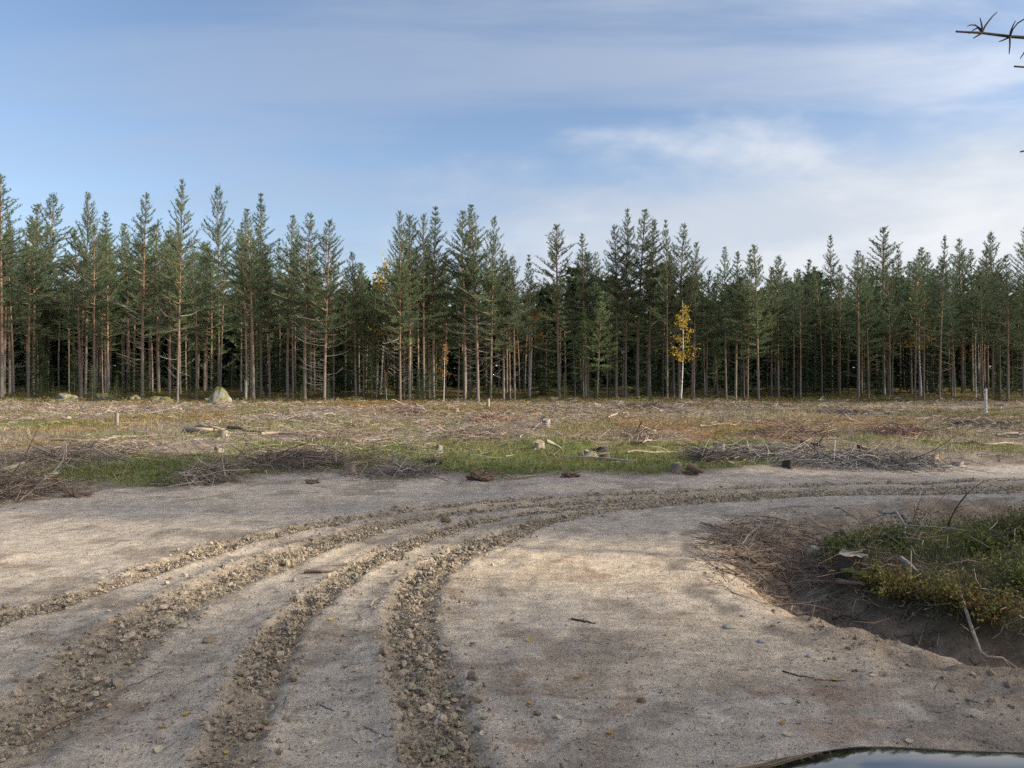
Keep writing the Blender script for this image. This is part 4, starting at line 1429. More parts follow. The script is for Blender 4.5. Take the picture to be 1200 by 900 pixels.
STUMPS = [
    (262, 512, 9, 10, 'weathered split stump in front of pale split logs on the left', M_PALEWOOD, 3),
    (257, 530, 10, 7, 'forked pale root stump below the split logs', M_PALEWOOD, 6),
    (373, 529, 10, 8, 'pale stump peeking over the right end of the long brush pile', M_PALEWOOD, 4),
    (410, 555, 13, 14, 'cut stump on the sandy road edge right of the long brush pile', None, 4),
    (484, 526, 6, 7, 'small reddish stump in the green grass left of centre', M_BROWNWOOD, 3),
    (515, 528, 8, 8, 'grey stump in the green grass left of centre', M_DEADWOOD, 5),
    (640, 501, 9, 12, 'tall grey stump standing alone in straw near centre', M_DEADWOOD, 3),
    (632, 525, 10, 11, 'pale broken stump with roots to its right near centre', M_PALEWOOD, 6),
    (691, 534, 13, 8, 'low grey stump left of the red-barked stump', M_DEADWOOD, 6),
    (708, 539, 11, 11, 'red-barked cut stump in the green grass right of centre', M_BROWNWOOD, 4),
    (704, 528, 16, 6, 'flat dark stump behind the red-barked stump', M_DARKWOOD, 5),
    (721, 541, 8, 5, 'tiny pale stump beside the red-barked stump', M_DEADWOOD, 3),
    (793, 553, 11, 14, 'dark stump on the road edge with a long root to the right', M_STUMP, 5),
    (842, 530, 13, 15, 'tall grey stump beside a bright green tuft', M_DEADWOOD, 4),
    (857, 546, 9, 7, 'small stump in grass at the road edge under the tall grey stump', None, 3),
    (897, 542, 7, 7, 'short pale-faced stump right of the roadside grass', M_DEADWOOD, 3),
    (924, 546, 13, 10, 'dark stump at the left end of the roadside brush heap', M_DARKWOOD, 5),
    (1013, 530, 14, 9, 'dark stump behind the roadside brush heap', M_DARKWOOD, 5),
    (1093, 537, 11, 7, 'pale broken stump at the right end of the roadside brush heap', M_PALEWOOD, 5),
    (1123, 539, 11, 8, 'grey root stump right of the roadside brush heap', M_DEADWOOD, 6),
    (1122, 522, 9, 6, 'dark low stump in the shaded field on the right', M_DARKWOOD, 4),
    (535, 483, 5, 6, 'small pale stump far out near the trees left of centre', M_PALEWOOD, 3),
    (595, 486, 8, 5, 'dark splintered stump far out near the trees at centre', M_DARKWOOD, 5),
    (733, 488, 8, 6, 'grey stump far out right of centre', M_DEADWOOD, 4),
    (210, 482, 6, 4, 'tiny pale stump far out below the tallest left pine', M_PALEWOOD, 3),
    (160, 491, 7, 4, 'low dark stump far out right of the thin upright post', M_DARKWOOD, 4),
    (846, 497, 8, 5, 'dark stump far out in straw right of centre', M_DARKWOOD, 4),
    (420, 521, 12, 6, 'mossy hump of a stump in the left green patch', M_DARKWOOD, 4),
    (940, 489, 5, 6, 'pale stump far out left of the big dark brush heap', M_DEADWOOD, 3),
    (968, 500, 6, 5, 'small grey stump in straw on the right', M_DEADWOOD, 3),
    (340, 484, 5, 4, 'small pale stump far out below the spread-branched pine', M_PALEWOOD, 3),
    (1040, 486, 6, 5, 'small dark stump far out on the shaded right', M_DARKWOOD, 3),
    (80, 491, 6, 4, 'small pale stump far out on the left', M_PALEWOOD, 3),
]
for px, py, w, h, lab, mt, nr in STUMPS:
    stump_at(px, py, w, h, lab, .15, mt, nr)
stump_at(137, 500, 4, 16, 'thin upright grey post-like stump on the left of the field', .1, M_DEADWOOD, 0)
stump_at(288, 470, 2.5, 20, 'short broken grey stake beside the slender pines', .1, M_DEADWOOD, 0, group='stakes')
stump_at(1155, 484, 3, 29, 'short white birch snag standing upright in the shaded field on the right', .1, M_BIRCH, 0, group='stakes')
stump_at(572, 478, 4, 9, 'yellowish splintered stake far out near centre', .6, M_PALEWOOD, 0, group='stakes')


# stump on the roadside bank
def bank_stump():
    X, Y = 3.12, 6.95
    z = hz(X, Y)
    px = 600 + X / Y * F
    o = stump_at(1000, 664, 32, 17, 'cut stump with flat grey top sitting on the mossy bank beside the ditch', .05, M_DARKWOOD, 0, True, group='stump on the bank', seed=4, cut=M_DEADWOOD)
    return o


bank_stump()


def rock(px, py, w, h, label, mat=None, name='boulder', cat='boulder', group='boulders at the forest edge', seed=1, depth=.8, sub=3, amp=.9, peak=0.0):
    if name == 'boulder': h = h * .85
    X, Y, z = gp(px, py)
    sx = w / F * Y / 2; sz = h / F * Y
    V, Fc = lump(sub, seed * 3.7, amp, 1.15, 1.0)
    V = V * (1 + .22 * n3(V, 4.5, seed) + .12 * n3(V, 10, seed))[:, None]
    V = V / np.abs(V).max(0)
    zz = (V[:, 2] + .35) / 1.35
    k = 1 - peak * np.clip(zz, 0, 1)
    V = np.stack([V[:, 0] * sx * k, V[:, 1] * sx * depth * k, zz * sz], 1)
    o = mk(name, V, Fc, mat or M_ROCK, None, None, None, True, (X, Y, z))
    o.rotation_euler = (0, 0, 0)
    return tag(o, label, cat, group)


rock(258, 473, 30, 24, 'pointed mossy boulder at the foot of the pines', None, seed=2, peak=.55, amp=.5)
rock(80, 470, 34, 13, 'low mossy rock outcrop with white patches near the left edge', None, seed=3)
rock(60, 472, 18, 6, 'flat pale rock slab left of the mossy outcrop', None, seed=8, amp=.4)
rock(124, 468, 26, 9, 'grey rock between the mossy outcrop and the mossy mound', None, seed=4)
rock(190, 469, 28, 10, 'mossy mound with a white stone on top', None, seed=5)
rock(158, 468, 14, 7, 'rounded mossy rock in front of the small spruces', None, seed=6)
rock(416, 466, 20, 6, 'dim flat boulder in shade between the trunks', None, seed=7)
rock(243, 471, 14, 8, 'dark rock leaning on the left of the pointed boulder', None, seed=9)
rock(1062, 470, 16, 5, 'pale stone in the shade on the right of the forest edge', None, seed=10)
rock(1030, 467, 12, 5, 'small grey stone in the shaded moss on the right', None, seed=11)
for i, (px, py, w, h, lab) in enumerate([(953, 650, 17, 11, 'pale flat stone at the head of the ditch'), (1148, 611, 14, 14, 'pale rounded stone on the soil ridge beyond the bank'), (855, 735, 17, 4, 'flat pale stone pressed into the road near the ditch'),
                                         (892, 753, 11, 4, 'small pale stone near the ditch edge, right of the flat one'), (752, 823, 12, 7, 'brown pine cone lump on the sand'), (522, 612, 14, 7, 'dark clod of turf on the road between the ruts'),
                                         (948, 770, 9, 4, 'flat grey stone on the ditch lip')]):
    rock(px, py, w, h, lab, (M_PALESTONE, M_PALESTONE, M_PALESTONE, M_GREYSTONE, M_BROWNWOOD, M_BROWNWOOD, M_GREYSTONE)[i], 'stone' if i < 4 or i == 6 else 'clod', 'stone' if i < 4 or i == 6 else 'clod', 'loose stones', 20 + i, .8, 2, .45)


# ------------------------------------------------------------------ sticks and logs
def stick(pts, r, label, mat, name='fallen_branch', cat='branch', group='fallen branches', twigs=0, sub=2, taper=.45, sides=6):
    """a bent stick through photo points (px, py, height above ground)"""
    P = []
    for px, py, up in pts:
        X, Y, z = gp(px, py)
        if up:                                  # a raised point stands above the ground spot right below it
            X, Y, z = gp(px, py + up / Y * F)
        P.append((X, Y, z + up + r * .6))
    P = np.array(P)
    o0 = P[0].copy()
    if len(P) > 2: L = catmull(P - o0, 3)
    else: L = np.linspace(P[0] - o0, P[1] - o0, 6)
    rng = np.random.default_rng(int(abs(o0[0] * 1000 + o0[1] * 77)) + 3)
    ln = np.linalg.norm(L[-1])
    L[1:-1] += rng.normal(size=L[1:-1].shape) * ln * .012
    mb = MB(); mb.tube(L, np.linspace(r, r * taper, len(L)), sides, 0, True, rng=rng, jit=.25)
    if twigs:
        o = empty(name, tuple(o0))
        mb.build('stem', mat, o, True, False)
        for k in range(twigs):
            i = rng.integers(1, len(L) - 1)
            d = unit(L[-1] - L[0]) * .7 + rng.normal(size=3) * .6 + np.array([0, 0, .25])
            t = MB(); t.tube(bent_line(L[i], d, ln * rng.uniform(.15, .4), 3, (0, 0, -.2), rng), [r * .45, r * .38, r * .3, r * .15], 4, 0, True, rng=rng)
            t.build('side_twig', mat, o, True, False)
    else:
        o = mb.build(name, mat, None, True, False, tuple(o0))
    return tag(o, label, cat, group)


D, Pw, B, K = M_DEADWOOD, M_PALEWOOD, M_BROWNWOOD, M_DARKWOOD
STICKS = [  # road
    ([(357, 672, 0), (380, 671, 0), (402, 670, 0)], .014, 'short brown stick lying across the ruts left of centre', B, 0),
    ([(40, 866, .02), (110, 832, .02), (150, 806, .03), (192, 788, .02)], .007, 'long thin bent twig across the wide rut at lower left', B, 1),
    ([(30, 838, .02), (60, 832, .02), (86, 828, .02)], .006, 'straight thin twig on the clods at lower left', B, 0),
    ([(333, 832, 0), (337, 818, .01), (345, 806, .02)], .006, 'forked pale twig between the third and fourth rut', Pw, 2),
    ([(428, 852, 0), (440, 858, 0), (453, 864, 0)], .006, 'small dark twig near the bottom between two ruts', D, 0),
    ([(434, 712, 0), (437, 706, .02), (443, 702, .02)], .010, 'bent pale bark chip between the ruts', Pw, 0),
    ([(670, 726, 0), (684, 729, 0), (698, 731, 0)], .008, 'small dark stick on the sand right of the middle rut', K, 0),
    ([(372, 826, 0), (390, 833, 0)], .005, 'short dark twig on sand near the forked twig', K, 0),
    ([(917, 787, 0), (937, 793, 0), (955, 795, 0)], .005, 'thin dark twig on the sand before the ditch', K, 0),
    ([(955, 797, 0), (975, 798, 0), (990, 798, 0)], .005, 'straight brown twig on the sand before the ditch', B, 0),
    ([(1133, 820, .0), (1144, 824, .02), (1152, 826, .02)], .008, 'pale chip stuck in the ditch lip at lower right', Pw, 0),
    ([(1158, 829, 0), (1166, 818, .05)], .005, 'pale splinter standing up from the ditch lip', Pw, 0),
    ([(1025, 762, 0), (1031, 748, .08)], .005, 'straw-coloured splinter sticking out of the ditch slope', Pw, 0),
    ([(1095, 808, 0), (1100, 799, .05)], .004, 'tiny upright splinter on the ditch lip', Pw, 0),
    # head of the ditch
    ([(822, 614, .02), (834, 617, .02), (846, 623, .0)], .018, 'pale stick end pointing onto the road at the ditch head', Pw, 1),
    ([(864, 660, .03), (880, 669, .05), (893, 680, .04), (908, 690, .01)], .020, 'pale thick stick lying down the ditch slope', Pw, 1),
    ([(862, 650, .04), (890, 662, .06), (925, 668, .04), (950, 667, .02)], .022, 'long brown root bending along the ditch head', B, 1),
    ([(868, 640, .02), (882, 625, .12), (892, 614, .2)], .008, 'thin twig rising from the ditch head', D, 1),
    ([(850, 628, .02), (868, 638, .05), (884, 650, .05)], .010, 'grey stick among the tangle at the ditch head', D, 1),
    ([(840, 634, .02), (868, 643, .04), (888, 645, .03)], .009, 'thin brown stick crossing the tangle at the ditch head', B, 1),
    ([(880, 612, .02), (905, 614, .05), (925, 620, .02)], .008, 'curved pale twig on the dark soil behind the ditch head', Pw, 0),
    ([(978, 596, .05), (1000, 608, .08), (1015, 625, .1), (1012, 638, .05)], .014, 'grey bent branch reaching down to the bank stump', D, 1),
    ([(978, 626, .05), (995, 632, .1), (1012, 640, .05)], .012, 'dark stick lying behind the bank stump', K, 0),
    ([(1030, 598, .30), (1048, 617, .22), (1065, 632, .12), (1080, 640, .05)], .015, 'long grey branch with twigs slanting across the bank', D, 5),
    ([(1028, 606, .12), (1042, 622, .10)], .012, 'short pale stick left of the long slanting branch', Pw, 0),
    ([(1056, 606, .12), (1062, 612, .16), (1062, 622, .06)], .012, 'dark crooked stick end behind the bank', K, 0),
    ([(1060, 621, .06), (1095, 619, .06), (1140, 615, .04), (1160, 611, .03)], .016, 'pale straight pole lying along the back of the bank', Pw, 1),
    ([(1022, 618, .04), (1050, 628, .05), (1085, 632, .03)], .012, 'dark branch lying under the slanting grey branch', K, 2),
    ([(1056, 655, .08), (1066, 664, .1), (1076, 672, .05)], .022, 'weathered grey slab of wood in the bank shrubs', D, 0),
    ([(1124, 708, .15), (1150, 722, .18), (1175, 735, .12), (1202, 752, .05)], .014, 'long pale branch hanging over the bank edge at right', Pw, 2),
    ([(980, 682, .05), (1005, 686, .07), (1025, 685, .04)], .022, 'thick brown root under the bank stump', B, 1),
    ([(975, 716, .02), (992, 705, .05), (1004, 700, .08)], .008, 'thin root hanging on the dark bank face', K, 1),
    # field
    ([(216, 506, .05), (238, 506, .08), (262, 505, .08)], .09, 'pale split log left of the weathered split stump', Pw, 0),
    ([(230, 502, .12), (250, 503, .16), (264, 505, .12)], .07, 'second pale split log lying behind the first', Pw, 0),
    ([(268, 502, .1), (290, 505, .1), (312, 508, .05)], .07, 'brown log right of the weathered split stump', B, 0),
    ([(306, 510, .04), (330, 509, .06), (350, 511, .04)], .06, 'pale broken log in the slash right of the split stump', Pw, 0),
    ([(0, 556, .18), (14, 552, .22), (28, 547, .26)], .05, 'bright pale pole poking out of the brush at the left edge', Pw, 0),
    ([(50, 564, .06), (60, 561, .08), (69, 557, .06)], .06, 'short pale log end in the left brush heap', Pw, 0),
    ([(38, 527, .02), (58, 533, .08), (76, 539, .02)], .035, 'long dark stick leaning in the left slash', D, 1),
    ([(80, 540, .02), (90, 536, .05)], .03, 'short black stick beside the long dark one', K, 0),
    ([(60, 517, .03), (95, 517, .06), (128, 516, .03)], .04, 'pale thin log lying level on the left of the field', Pw, 0),
    ([(935, 503, .03), (945, 499, .12)], .07, 'black charred log end rising in the straw on the right', K, 0),
    ([(738, 519, .03), (752, 521, .05), (764, 516, .03)], .045, 'pale curved branch in the field right of centre', Pw, 1),
    ([(727, 523, .02), (732, 520, .1)], .03, 'short pale upright splinter left of the pale curved branch', Pw, 0),
    ([(712, 490, .05), (724, 486, .15)], .06, 'pale leaning log far out right of centre', Pw, 0),
    ([(742, 513, .05), (748, 505, .25), (752, 498, .5)], .035, 'dark stick standing up out of brush right of centre', K, 1),
    ([(735, 531, .03), (765, 530, .04), (800, 529, .02)], .03, 'thin pale pole lying level in the grass right of centre', Pw, 0),
    ([(820, 500, .04), (845, 499, .06), (870, 497, .04)], .05, 'pale log in the straw right of centre', Pw, 0),
    ([(1168, 511, .05), (1185, 510, .09), (1200, 509, .05)], .05, 'pale log at the right edge of the field', Pw, 1),
    ([(1130, 521, .03), (1165, 522, .05), (1200, 522, .03)], .04, 'thin pale pole at the right edge of the field', Pw, 0),
    ([(962, 523, .03), (966, 533, .05)], .02, 'thin upright stalk beside the roadside brush heap', Pw, 0),
    ([(1030, 536, .1), (1045, 530, .2), (1052, 524, .35)], .02, 'thin pale branch rising out of the roadside brush heap', Pw, 1),
    ([(812, 528, .08), (822, 529, .1), (834, 530, .08)], .055, 'pale split piece on top of the small brush heap', Pw, 0),
    ([(590, 558, .02), (605, 560, .03), (640, 558, .02)], .02, 'thin pale stick along the road edge at centre', Pw, 0),
    ([(806, 549, .1), (816, 553, .06), (824, 556, .02)], .07, 'thick brown root running right from the dark roadside stump', B, 1),
    ([(640, 519, .2), (650, 523, .1), (658, 528, .03)], .05, 'pale root slanting right from the broken stump near centre', Pw, 0),
]
for pts, r, lab, mt, tw in STICKS:
    stick(pts, r, lab, mt, twigs=tw)


def loose_branches():
    """the many other bleached branches lying about in the field"""
    rng = np.random.default_rng(23)
    protos = []
    for k in range(6):
        L = bent_line((-.5, 0, .02), (1, 0, .05), 1.0, 6, (0, rng.normal() * .5, -.05), rng)
        mb = MB(); mb.tube(L, np.linspace(.014, .005, 7), 5, 0, True, rng=rng, jit=.3)
        for i in (2, 3, 4):
            mb.tube(bent_line(L[i], (.7, rng.choice([-1, 1]) * .7, .3), rng.uniform(.15, .35), 3, (0, 0, 0), rng), [.007, .006, .004, .002], 4, 0, False, rng=rng)
        o = mb.build('fallen_branch', [Pw if k % 3 == 0 else D if k % 3 == 1 else B], None, True, False)
        protos.append(o.data); bpy.data.objects.remove(o)
    words = ['bleached', 'grey', 'brown']
    zones = [(-.68, -.4, 'on the left of the field'), (-.4, -.13, 'left of centre in the field'), (-.13, .13, 'in the middle of the field'), (.13, .4, 'right of centre in the field'), (.4, .68, 'on the right of the field')]
    for i in range(120):
        a0, a1, zn = zones[i % 5]
        Y = 14.5 + 42 * rng.random() ** 1.4; X = rng.uniform(a0, a1) * Y
        if field_d(np.array([X]), np.array([Y]))[0] < .3: continue
        k = rng.integers(6); s = rng.uniform(.5, 1.7)
        near = 'near the road' if Y < 22 else 'midway to the trees' if Y < 38 else 'close to the trees'
        o = share('fallen_branch', protos[k], None, (X, Y, hz(X, Y) + rng.uniform(.02, .07)), (rng.normal() * .1, rng.normal() * .06, rng.random() * 6.283), (s, s, max(1, s * .8)))
        tag(o, '%s dead branch lying %s, %s' % (words[k % 3], zn, near), 'branch', 'dead branches scattered over the field')


loose_branches()


def brush_pile(px, py, w_px, h, label, dep=1.0, mats=(D, K), n_twig=260, n_br=14, seed=0, hue=(0.2, 0.165, 0.145), flat=1.0, root_name='brush_pile'):
    X, Y, z = gp(px, py)
    rng = np.random.default_rng(500 + seed)
    hw = w_px / F * Y / 2; h = h * .42; n_twig = int(n_twig * 1.0)
    root = empty(root_name, (X, Y, z))
    def surf(u, v):            # u,v in -1..1
        return hgt(X + u * hw, Y + v * dep) - z
    n = n_twig
    u = np.clip(rng.normal(size=n) * .5, -1.5, 1.5); v = np.clip(rng.normal(size=n) * .5, -1.2, 1.2)
    top = h * smooth(1.0, .55, np.abs(u)) * np.clip(1 - v ** 2, 0, 1) * (.1 + 1.5 * vnoise(u * (2 + hw * 1.6) + seed * 5, v * 2 + 3) ** 1.6)
    hh = surf(u, v) + top * rng.random(n) ** .6
    P0 = np.stack([u * hw, v * dep, hh], 1)
    th = rng.random(n) * 6.283; L = rng.uniform(.2, .6, n) * (1 + 1.2 * (rng.random(n) < .25))
    d = np.stack([np.cos(th), np.sin(th) * .7, rng.normal(size=n) * .32], 1) * L[:, None]
    P0 = P0 - d * .5; P1 = P0 + d
    for P in (P0, P1): P[:, 2] = np.maximum(P[:, 2], hgt(X + P[:, 0], Y + P[:, 1]) - z + .01)
    pal = np.array([hue, np.array(hue) * .5, np.array(hue) * 1.7])
    mb = MB(); mb.twigs(P0, P1, np.maximum(.004, Y * .00034) * rng.uniform(.6, 1.5, n), 0, pal[rng.choice(3, n, p=[.5, .3, .2])] * rng.uniform(.75, 1.25, (n, 1)), rng.normal(size=(n, 3)) * L[:, None] * .1)
    o = mb.build('twigs', M_TWIG, root); o['kind'] = 'stuff'
    for k in range(n_br):
        uu = rng.uniform(-.85, .85); vv = rng.normal() * .3
        p = np.array([uu * hw, vv * dep, float(surf(np.array([uu]), np.array([vv]))[0]) + h * (1 - uu ** 2) * rng.uniform(.3, 1.0)])
        a = rng.random() * 6.283; L = rng.uniform(.5, 1.2)
        B_ = bent_line(p - np.array([math.cos(a), math.sin(a), 0]) * L * .4, (math.cos(a), math.sin(a), rng.normal() * .35), L, 5, rng.normal(size=3) * .4, rng)
        B_[:, 2] = np.maximum(B_[:, 2], hgt(X + B_[:, 0], Y + B_[:, 1]) - z + .02)
        r0 = max(.009, Y * .00065) * rng.uniform(.7, 1.4)
        t = MB(); t.tube(B_, np.linspace(r0, r0 * .4, 6), 5, 0, True, rng=rng, jit=.2)
        t.build('branch', mats[k % len(mats)], root, True, False)
    return tag(root, label, 'brush pile', 'piles of logging brush')


brush_pile(345, 546, 140, .55, 'long dark brush pile along the road edge on the left', 1.3, (D, K, Pw, K), 1300, 22, 1, (0.165, 0.13, 0.11))
brush_pile(247, 562, 62, .45, 'rounded grey brush pile at the left end of the long pile', .7, (D, D), 520, 6, 2, (0.24, 0.20, 0.165))
brush_pile(14, 580, 100, .42, 'heap of pale sticks and slash at the left edge of the road', .9, (Pw, D, B), 800, 30, 3, (0.24, 0.185, 0.145))
brush_pile(1013, 544, 170, .36, 'wide low heap of grey branches along the road on the right', .9, (D, Pw, K), 1800, 30, 4, (0.20, 0.18, 0.17))
brush_pile(828, 540, 40, .30, 'small brush heap between the tall grey stump and the road', .6, (K, D), 420, 8, 5, (0.15, 0.125, 0.11))
brush_pile(987, 487, 60, .75, 'big dark brush heap near the trees on the right', 1.6, (D, K), 500, 8, 6, (0.17, 0.135, 0.125))
brush_pile(753, 479, 60, .7, 'dark brush heap near the trees right of centre', 2.0, (D, K), 420, 6, 7, (0.17, 0.13, 0.12))
brush_pile(480, 483, 56, .7, 'brown brush heap near the trees left of centre', 2.0, (D, B), 420, 6, 8, (0.22, 0.165, 0.14))
brush_pile(572, 494, 54, .55, 'brown brush heap in the middle of the field', 1.5, (D, B), 420, 6, 9, (0.23, 0.15, 0.115))
brush_pile(1053, 509, 60, .5, 'reddish-brown brush heap in the right of the field', 1.2, (B, D), 520, 8, 10, (0.22, 0.135, 0.105))
brush_pile(743, 515, 44, .45, 'brush with one stick standing up, right of centre', 1.0, (D, K), 320, 8, 11, (0.22, 0.17, 0.14))
brush_pile(90, 533, 120, .30, 'low sprawl of pale slash on the left of the field', 1.6, (D, Pw, B), 1000, 14, 12, (0.27, 0.215, 0.175))
brush_pile(470, 555, 90, .22, 'low grey twigs along the road edge left of the root wad', .7, (D, K), 380, 5, 13, (0.22, 0.185, 0.155))
brush_pile(560, 512, 90, .35, 'thin scatter of brown brush behind the green grass', 1.2, (D, B), 500, 6, 14, (0.22, 0.17, 0.14))
brush_pile(930, 512, 110, .32, 'brown brush strewn in the straw on the right', 1.2, (B, D), 600, 8, 15, (0.22, 0.15, 0.12))
brush_pile(340, 492, 110, .45, 'grey brush strip far out on the left of the field', 1.8, (D, Pw), 520, 8, 16, (0.27, 0.225, 0.19))
brush_pile(160, 484, 130, .5, 'grey brush strip far out below the left pines', 2.2, (D, Pw), 620, 8, 17, (0.27, 0.22, 0.19))
brush_pile(900, 534, 110, .22, 'low grey slash left of the roadside heap on the right', .9, (D, Pw), 800, 8, 18, (0.22, 0.195, 0.175))
brush_pile(650, 480, 120, .4, 'flat brown brush strip far out near centre', 1.8, (D, B), 450, 6, 19, (0.23, 0.18, 0.145))
brush_pile(1150, 500, 90, .4, 'dim brush strip on the shaded right of the field', 1.6, (D, K), 450, 6, 20, (0.19, 0.155, 0.135))


def root_wad(px, py, w_px, h_px, label, mat, seed, nroots=9, name='root_wad', spiky=1.0):
    X, Y, z = gp(px, py)
    rng = np.random.default_rng(800 + seed)
    s = w_px / F * Y / 2; h = h_px / F * Y
    root = empty(name, (X, Y, z - .02))
    V, Fc = lump(3, seed * 2.3, .9, 1.4, 1.0)
    V = V * (1 + .5 * n3(V, 5, seed) + .3 * n3(V, 11, seed))[:, None]
    V = V / np.abs(V).max(0) * np.array([s * .85, s * .6, h * .62]) + [0, 0, h * .25]
    mk('root_mass', V, Fc, mat, root)
    for k in range(nroots):
        a = rng.random() * 6.283
        d = np.array([math.cos(a), math.sin(a) * .6, rng.uniform(-.2, .9)])
        P = bent_line((math.cos(a) * s * .35, math.sin(a) * s * .3, h * .45), d, s * rng.uniform(.6, 1.1) * spiky, 4, rng.normal(size=3) * .5, rng)
        P[:, 2] = np.maximum(P[:, 2], .01)
        t = MB(); t.tube(P, np.linspace(s * .075, s * .015, 5), 5, 0, True, rng=rng, jit=.3)
        t.build('root', mat, root, True, False)
    return tag(root, label, 'root wad', 'torn-out root wads')


root_wad(563, 563, 42, 17, 'torn brown root wad lying on the road edge near centre', M_BROWNWOOD, 1)
root_wad(950, 528, 38, 16, 'black jagged root plate standing in the field on the right', M_DARKWOOD, 2, 6)
root_wad(508, 543, 26, 8, 'low dark root mound in the grass left of the root wad', M_DARKWOOD, 3, 6)
root_wad(668, 559, 30, 9, 'rounded heap of brown soil and roots on the road edge at centre', M_BROWNWOOD, 4, 5, spiky=.7)
root_wad(812, 556, 26, 12, 'broken brown root end beside the dark roadside stump', M_BROWNWOOD, 5, 6)
root_wad(470, 558, 36, 7, 'dark strip of torn turf on the road edge left of centre', M_DARKWOOD, 6, 7)
root_wad(90, 582, 44, 9, 'brown clump of soil and roots at the road edge on the left', M_BROWNWOOD, 7, 7)
root_wad(367, 566, 24, 7, 'low sandy turf clump on the road below the long brush pile', M_BROWNWOOD, 8, 4, spiky=.7)


# ------------------------------------------------------------------ plants on the bank
def bank_cover():
    rng = np.random.default_rng(31)
    n = 52000
    X = rng.uniform(2.4, 12, n); Y = rng.uniform(3.0, 10.2, n)
    d, f, s = verge_all(X, Y)
    k = (s > 0) & (d > .16 + rng.random(n) ** .5 * .32) & (X < .74 * Y + 1.0)
    X, Y, d = X[k], Y[k], d[k]; n = len(X)
    z = hgt(X, Y)
    cl = fbm(X * 1.3, Y * 1.3, 4)
    hgh = (0.04 + .17 * smooth(.35, .7, cl)) * smooth(.1, .5, d)
    up = rng.random(n) ** .7 * hgh + .01
    pal = np.array([[0.075, 0.105, 0.03], [0.13, 0.14, 0.035], [0.20, 0.16, 0.035], [0.15, 0.085, 0.03], [0.05, 0.075, 0.035]])
    w1 = smooth(.42, .6, fbm(X * .9 + 8, Y * .9, 3))
    idx = np.where(rng.random(n) < w1, rng.choice([1, 2, 3, 1], n), rng.choice([0, 4, 1, 0], n))
    c = pal[idx] * rng.uniform(.65, 1.3, (n, 1))
    mb = MB(); mb.leaves(np.stack([X, Y, z + up], 1), rng.normal(size=(n, 3)) + [0, -.2, .9], rng.uniform(.007, .017, n), 0, c, .6)
    tag(mb.build('ground_cover', M_LEAF), 'low berry shrubs and moss covering the bank beyond the ditch', 'ground cover', None, 'stuff')
    # olive grass on the bank
    n = 9000
    X = rng.uniform(2.6, 12, n); Y = rng.uniform(3.2, 10.2, n)
    d, f, s = verge_all(X, Y)
    k = (s > 0) & (d > .35) & (X < .74 * Y + 1.0) & (fbm(X * .8 + 50, Y * .8, 3) + rng.random(n) * .3 > .58)
    X, Y = X[k], Y[k]
    mb = MB()
    c = np.array([0.17, 0.17, 0.06]) * rng.uniform(.6, 1.3, (len(X), 1)) * np.ones((len(X), 3))
    tufts(mb, X, Y, rng.uniform(.10, .32, len(X)), c, 6, .6, .004)
    tag(mb.build('bank_grass', M_GRASS), 'thin olive grass growing out of the bank at right', 'grass', None, 'stuff')
    # dark roots hanging from the cut edge of the bank
    n = 5000
    X = rng.uniform(2.4, 9, n); Y = rng.uniform(3.2, 8.0, n)
    d, f, s = verge_all(X, Y)
    k = (s > 0) & (d > .16) & (d < .55) & (X < .74 * Y + 1)
    X, Y = X[k], Y[k]; n = len(X)
    P0 = np.stack([X, Y, hgt(X, Y) + rng.uniform(.01, .09, n)], 1)
    P1 = P0 + np.stack([rng.normal(size=n) * .12, -abs(rng.normal(size=n)) * .10, -rng.uniform(-.02, .12, n)], 1)
    P1[:, 2] = np.maximum(P1[:, 2], hgt(P1[:, 0], P1[:, 1]) + .008)
    mb = MB(); mb.twigs(P0, P1, rng.uniform(.002, .006, n), 0, np.array([.07, .05, .035]) * rng.uniform(.5, 2.2, (n, 1)), rng.normal(size=(n, 3)) * .03)
    tag(mb.build('hanging_roots', M_TWIG), 'fine dark roots hanging out of the cut bank', 'roots', None, 'stuff')
    n = 900
    X = rng.uniform(2.8, 10, n); Y = rng.uniform(3.4, 9.8, n)
    d, f, s = verge_all(X, Y)
    k = (s > 0) & (d > .35) & (X < .74 * Y + 1)
    X, Y = X[k], Y[k]; n = len(X)
    th = rng.random(n) * 6.283; L = rng.uniform(.12, .55, n)
    P0 = np.stack([X, Y, hgt(X, Y) + rng.uniform(.05, .22, n)], 1)
    P1 = P0 + np.stack([np.cos(th), np.sin(th), rng.normal(size=n) * .35], 1) * L[:, None]
    mb = MB(); mb.twigs(P0, P1, rng.uniform(.0015, .005, n), 0, np.array([.24, .20, .165]) * rng.uniform(.4, 1.5, (n, 1)), rng.normal(size=(n, 3)) * L[:, None] * .12)
    tag(mb.build('dry_twigs', M_TWIG), 'dry grey twigs caught in the shrubs on the bank', 'twigs', None, 'stuff')
    n = 9000
    X = rng.uniform(1.6, 6.5, n); Y = rng.uniform(3.2, 9.6, n)
    v = in_verge(X, Y); d, f, s = verge_all(X, Y)
    k = (v > -.25) & (np.where(s > 0, d, 0) < .6) & (X < .72 * Y + .6) & (fbm(X * 2, Y * 2, 3) + rng.random(n) * .3 > .58)
    X, Y = X[k], Y[k]; n = len(X)
    mb = MB(); place_lumps(mb, X, Y, .003 + .016 * rng.random(n) ** 4, 0, np.array([.25, .195, .145]) * rng.uniform(.5, 1.5, (n, 1)) * np.ones((n, 3)))
    tag(mb.build('soil_crumbs', M_CLOD), 'crumbled soil fallen down the sides of the ditch', 'soil crumbs', None, 'stuff')
    # brown stick litter at the ditch head
    n = 1700
    X = rng.normal(size=n) * .62 + 2.6; Y = rng.normal(size=n) * .75 + 7.5
    k = (in_verge(X, Y) > -.15) & (Y < 9.6)
    X, Y = X[k], Y[k]; n = len(X)
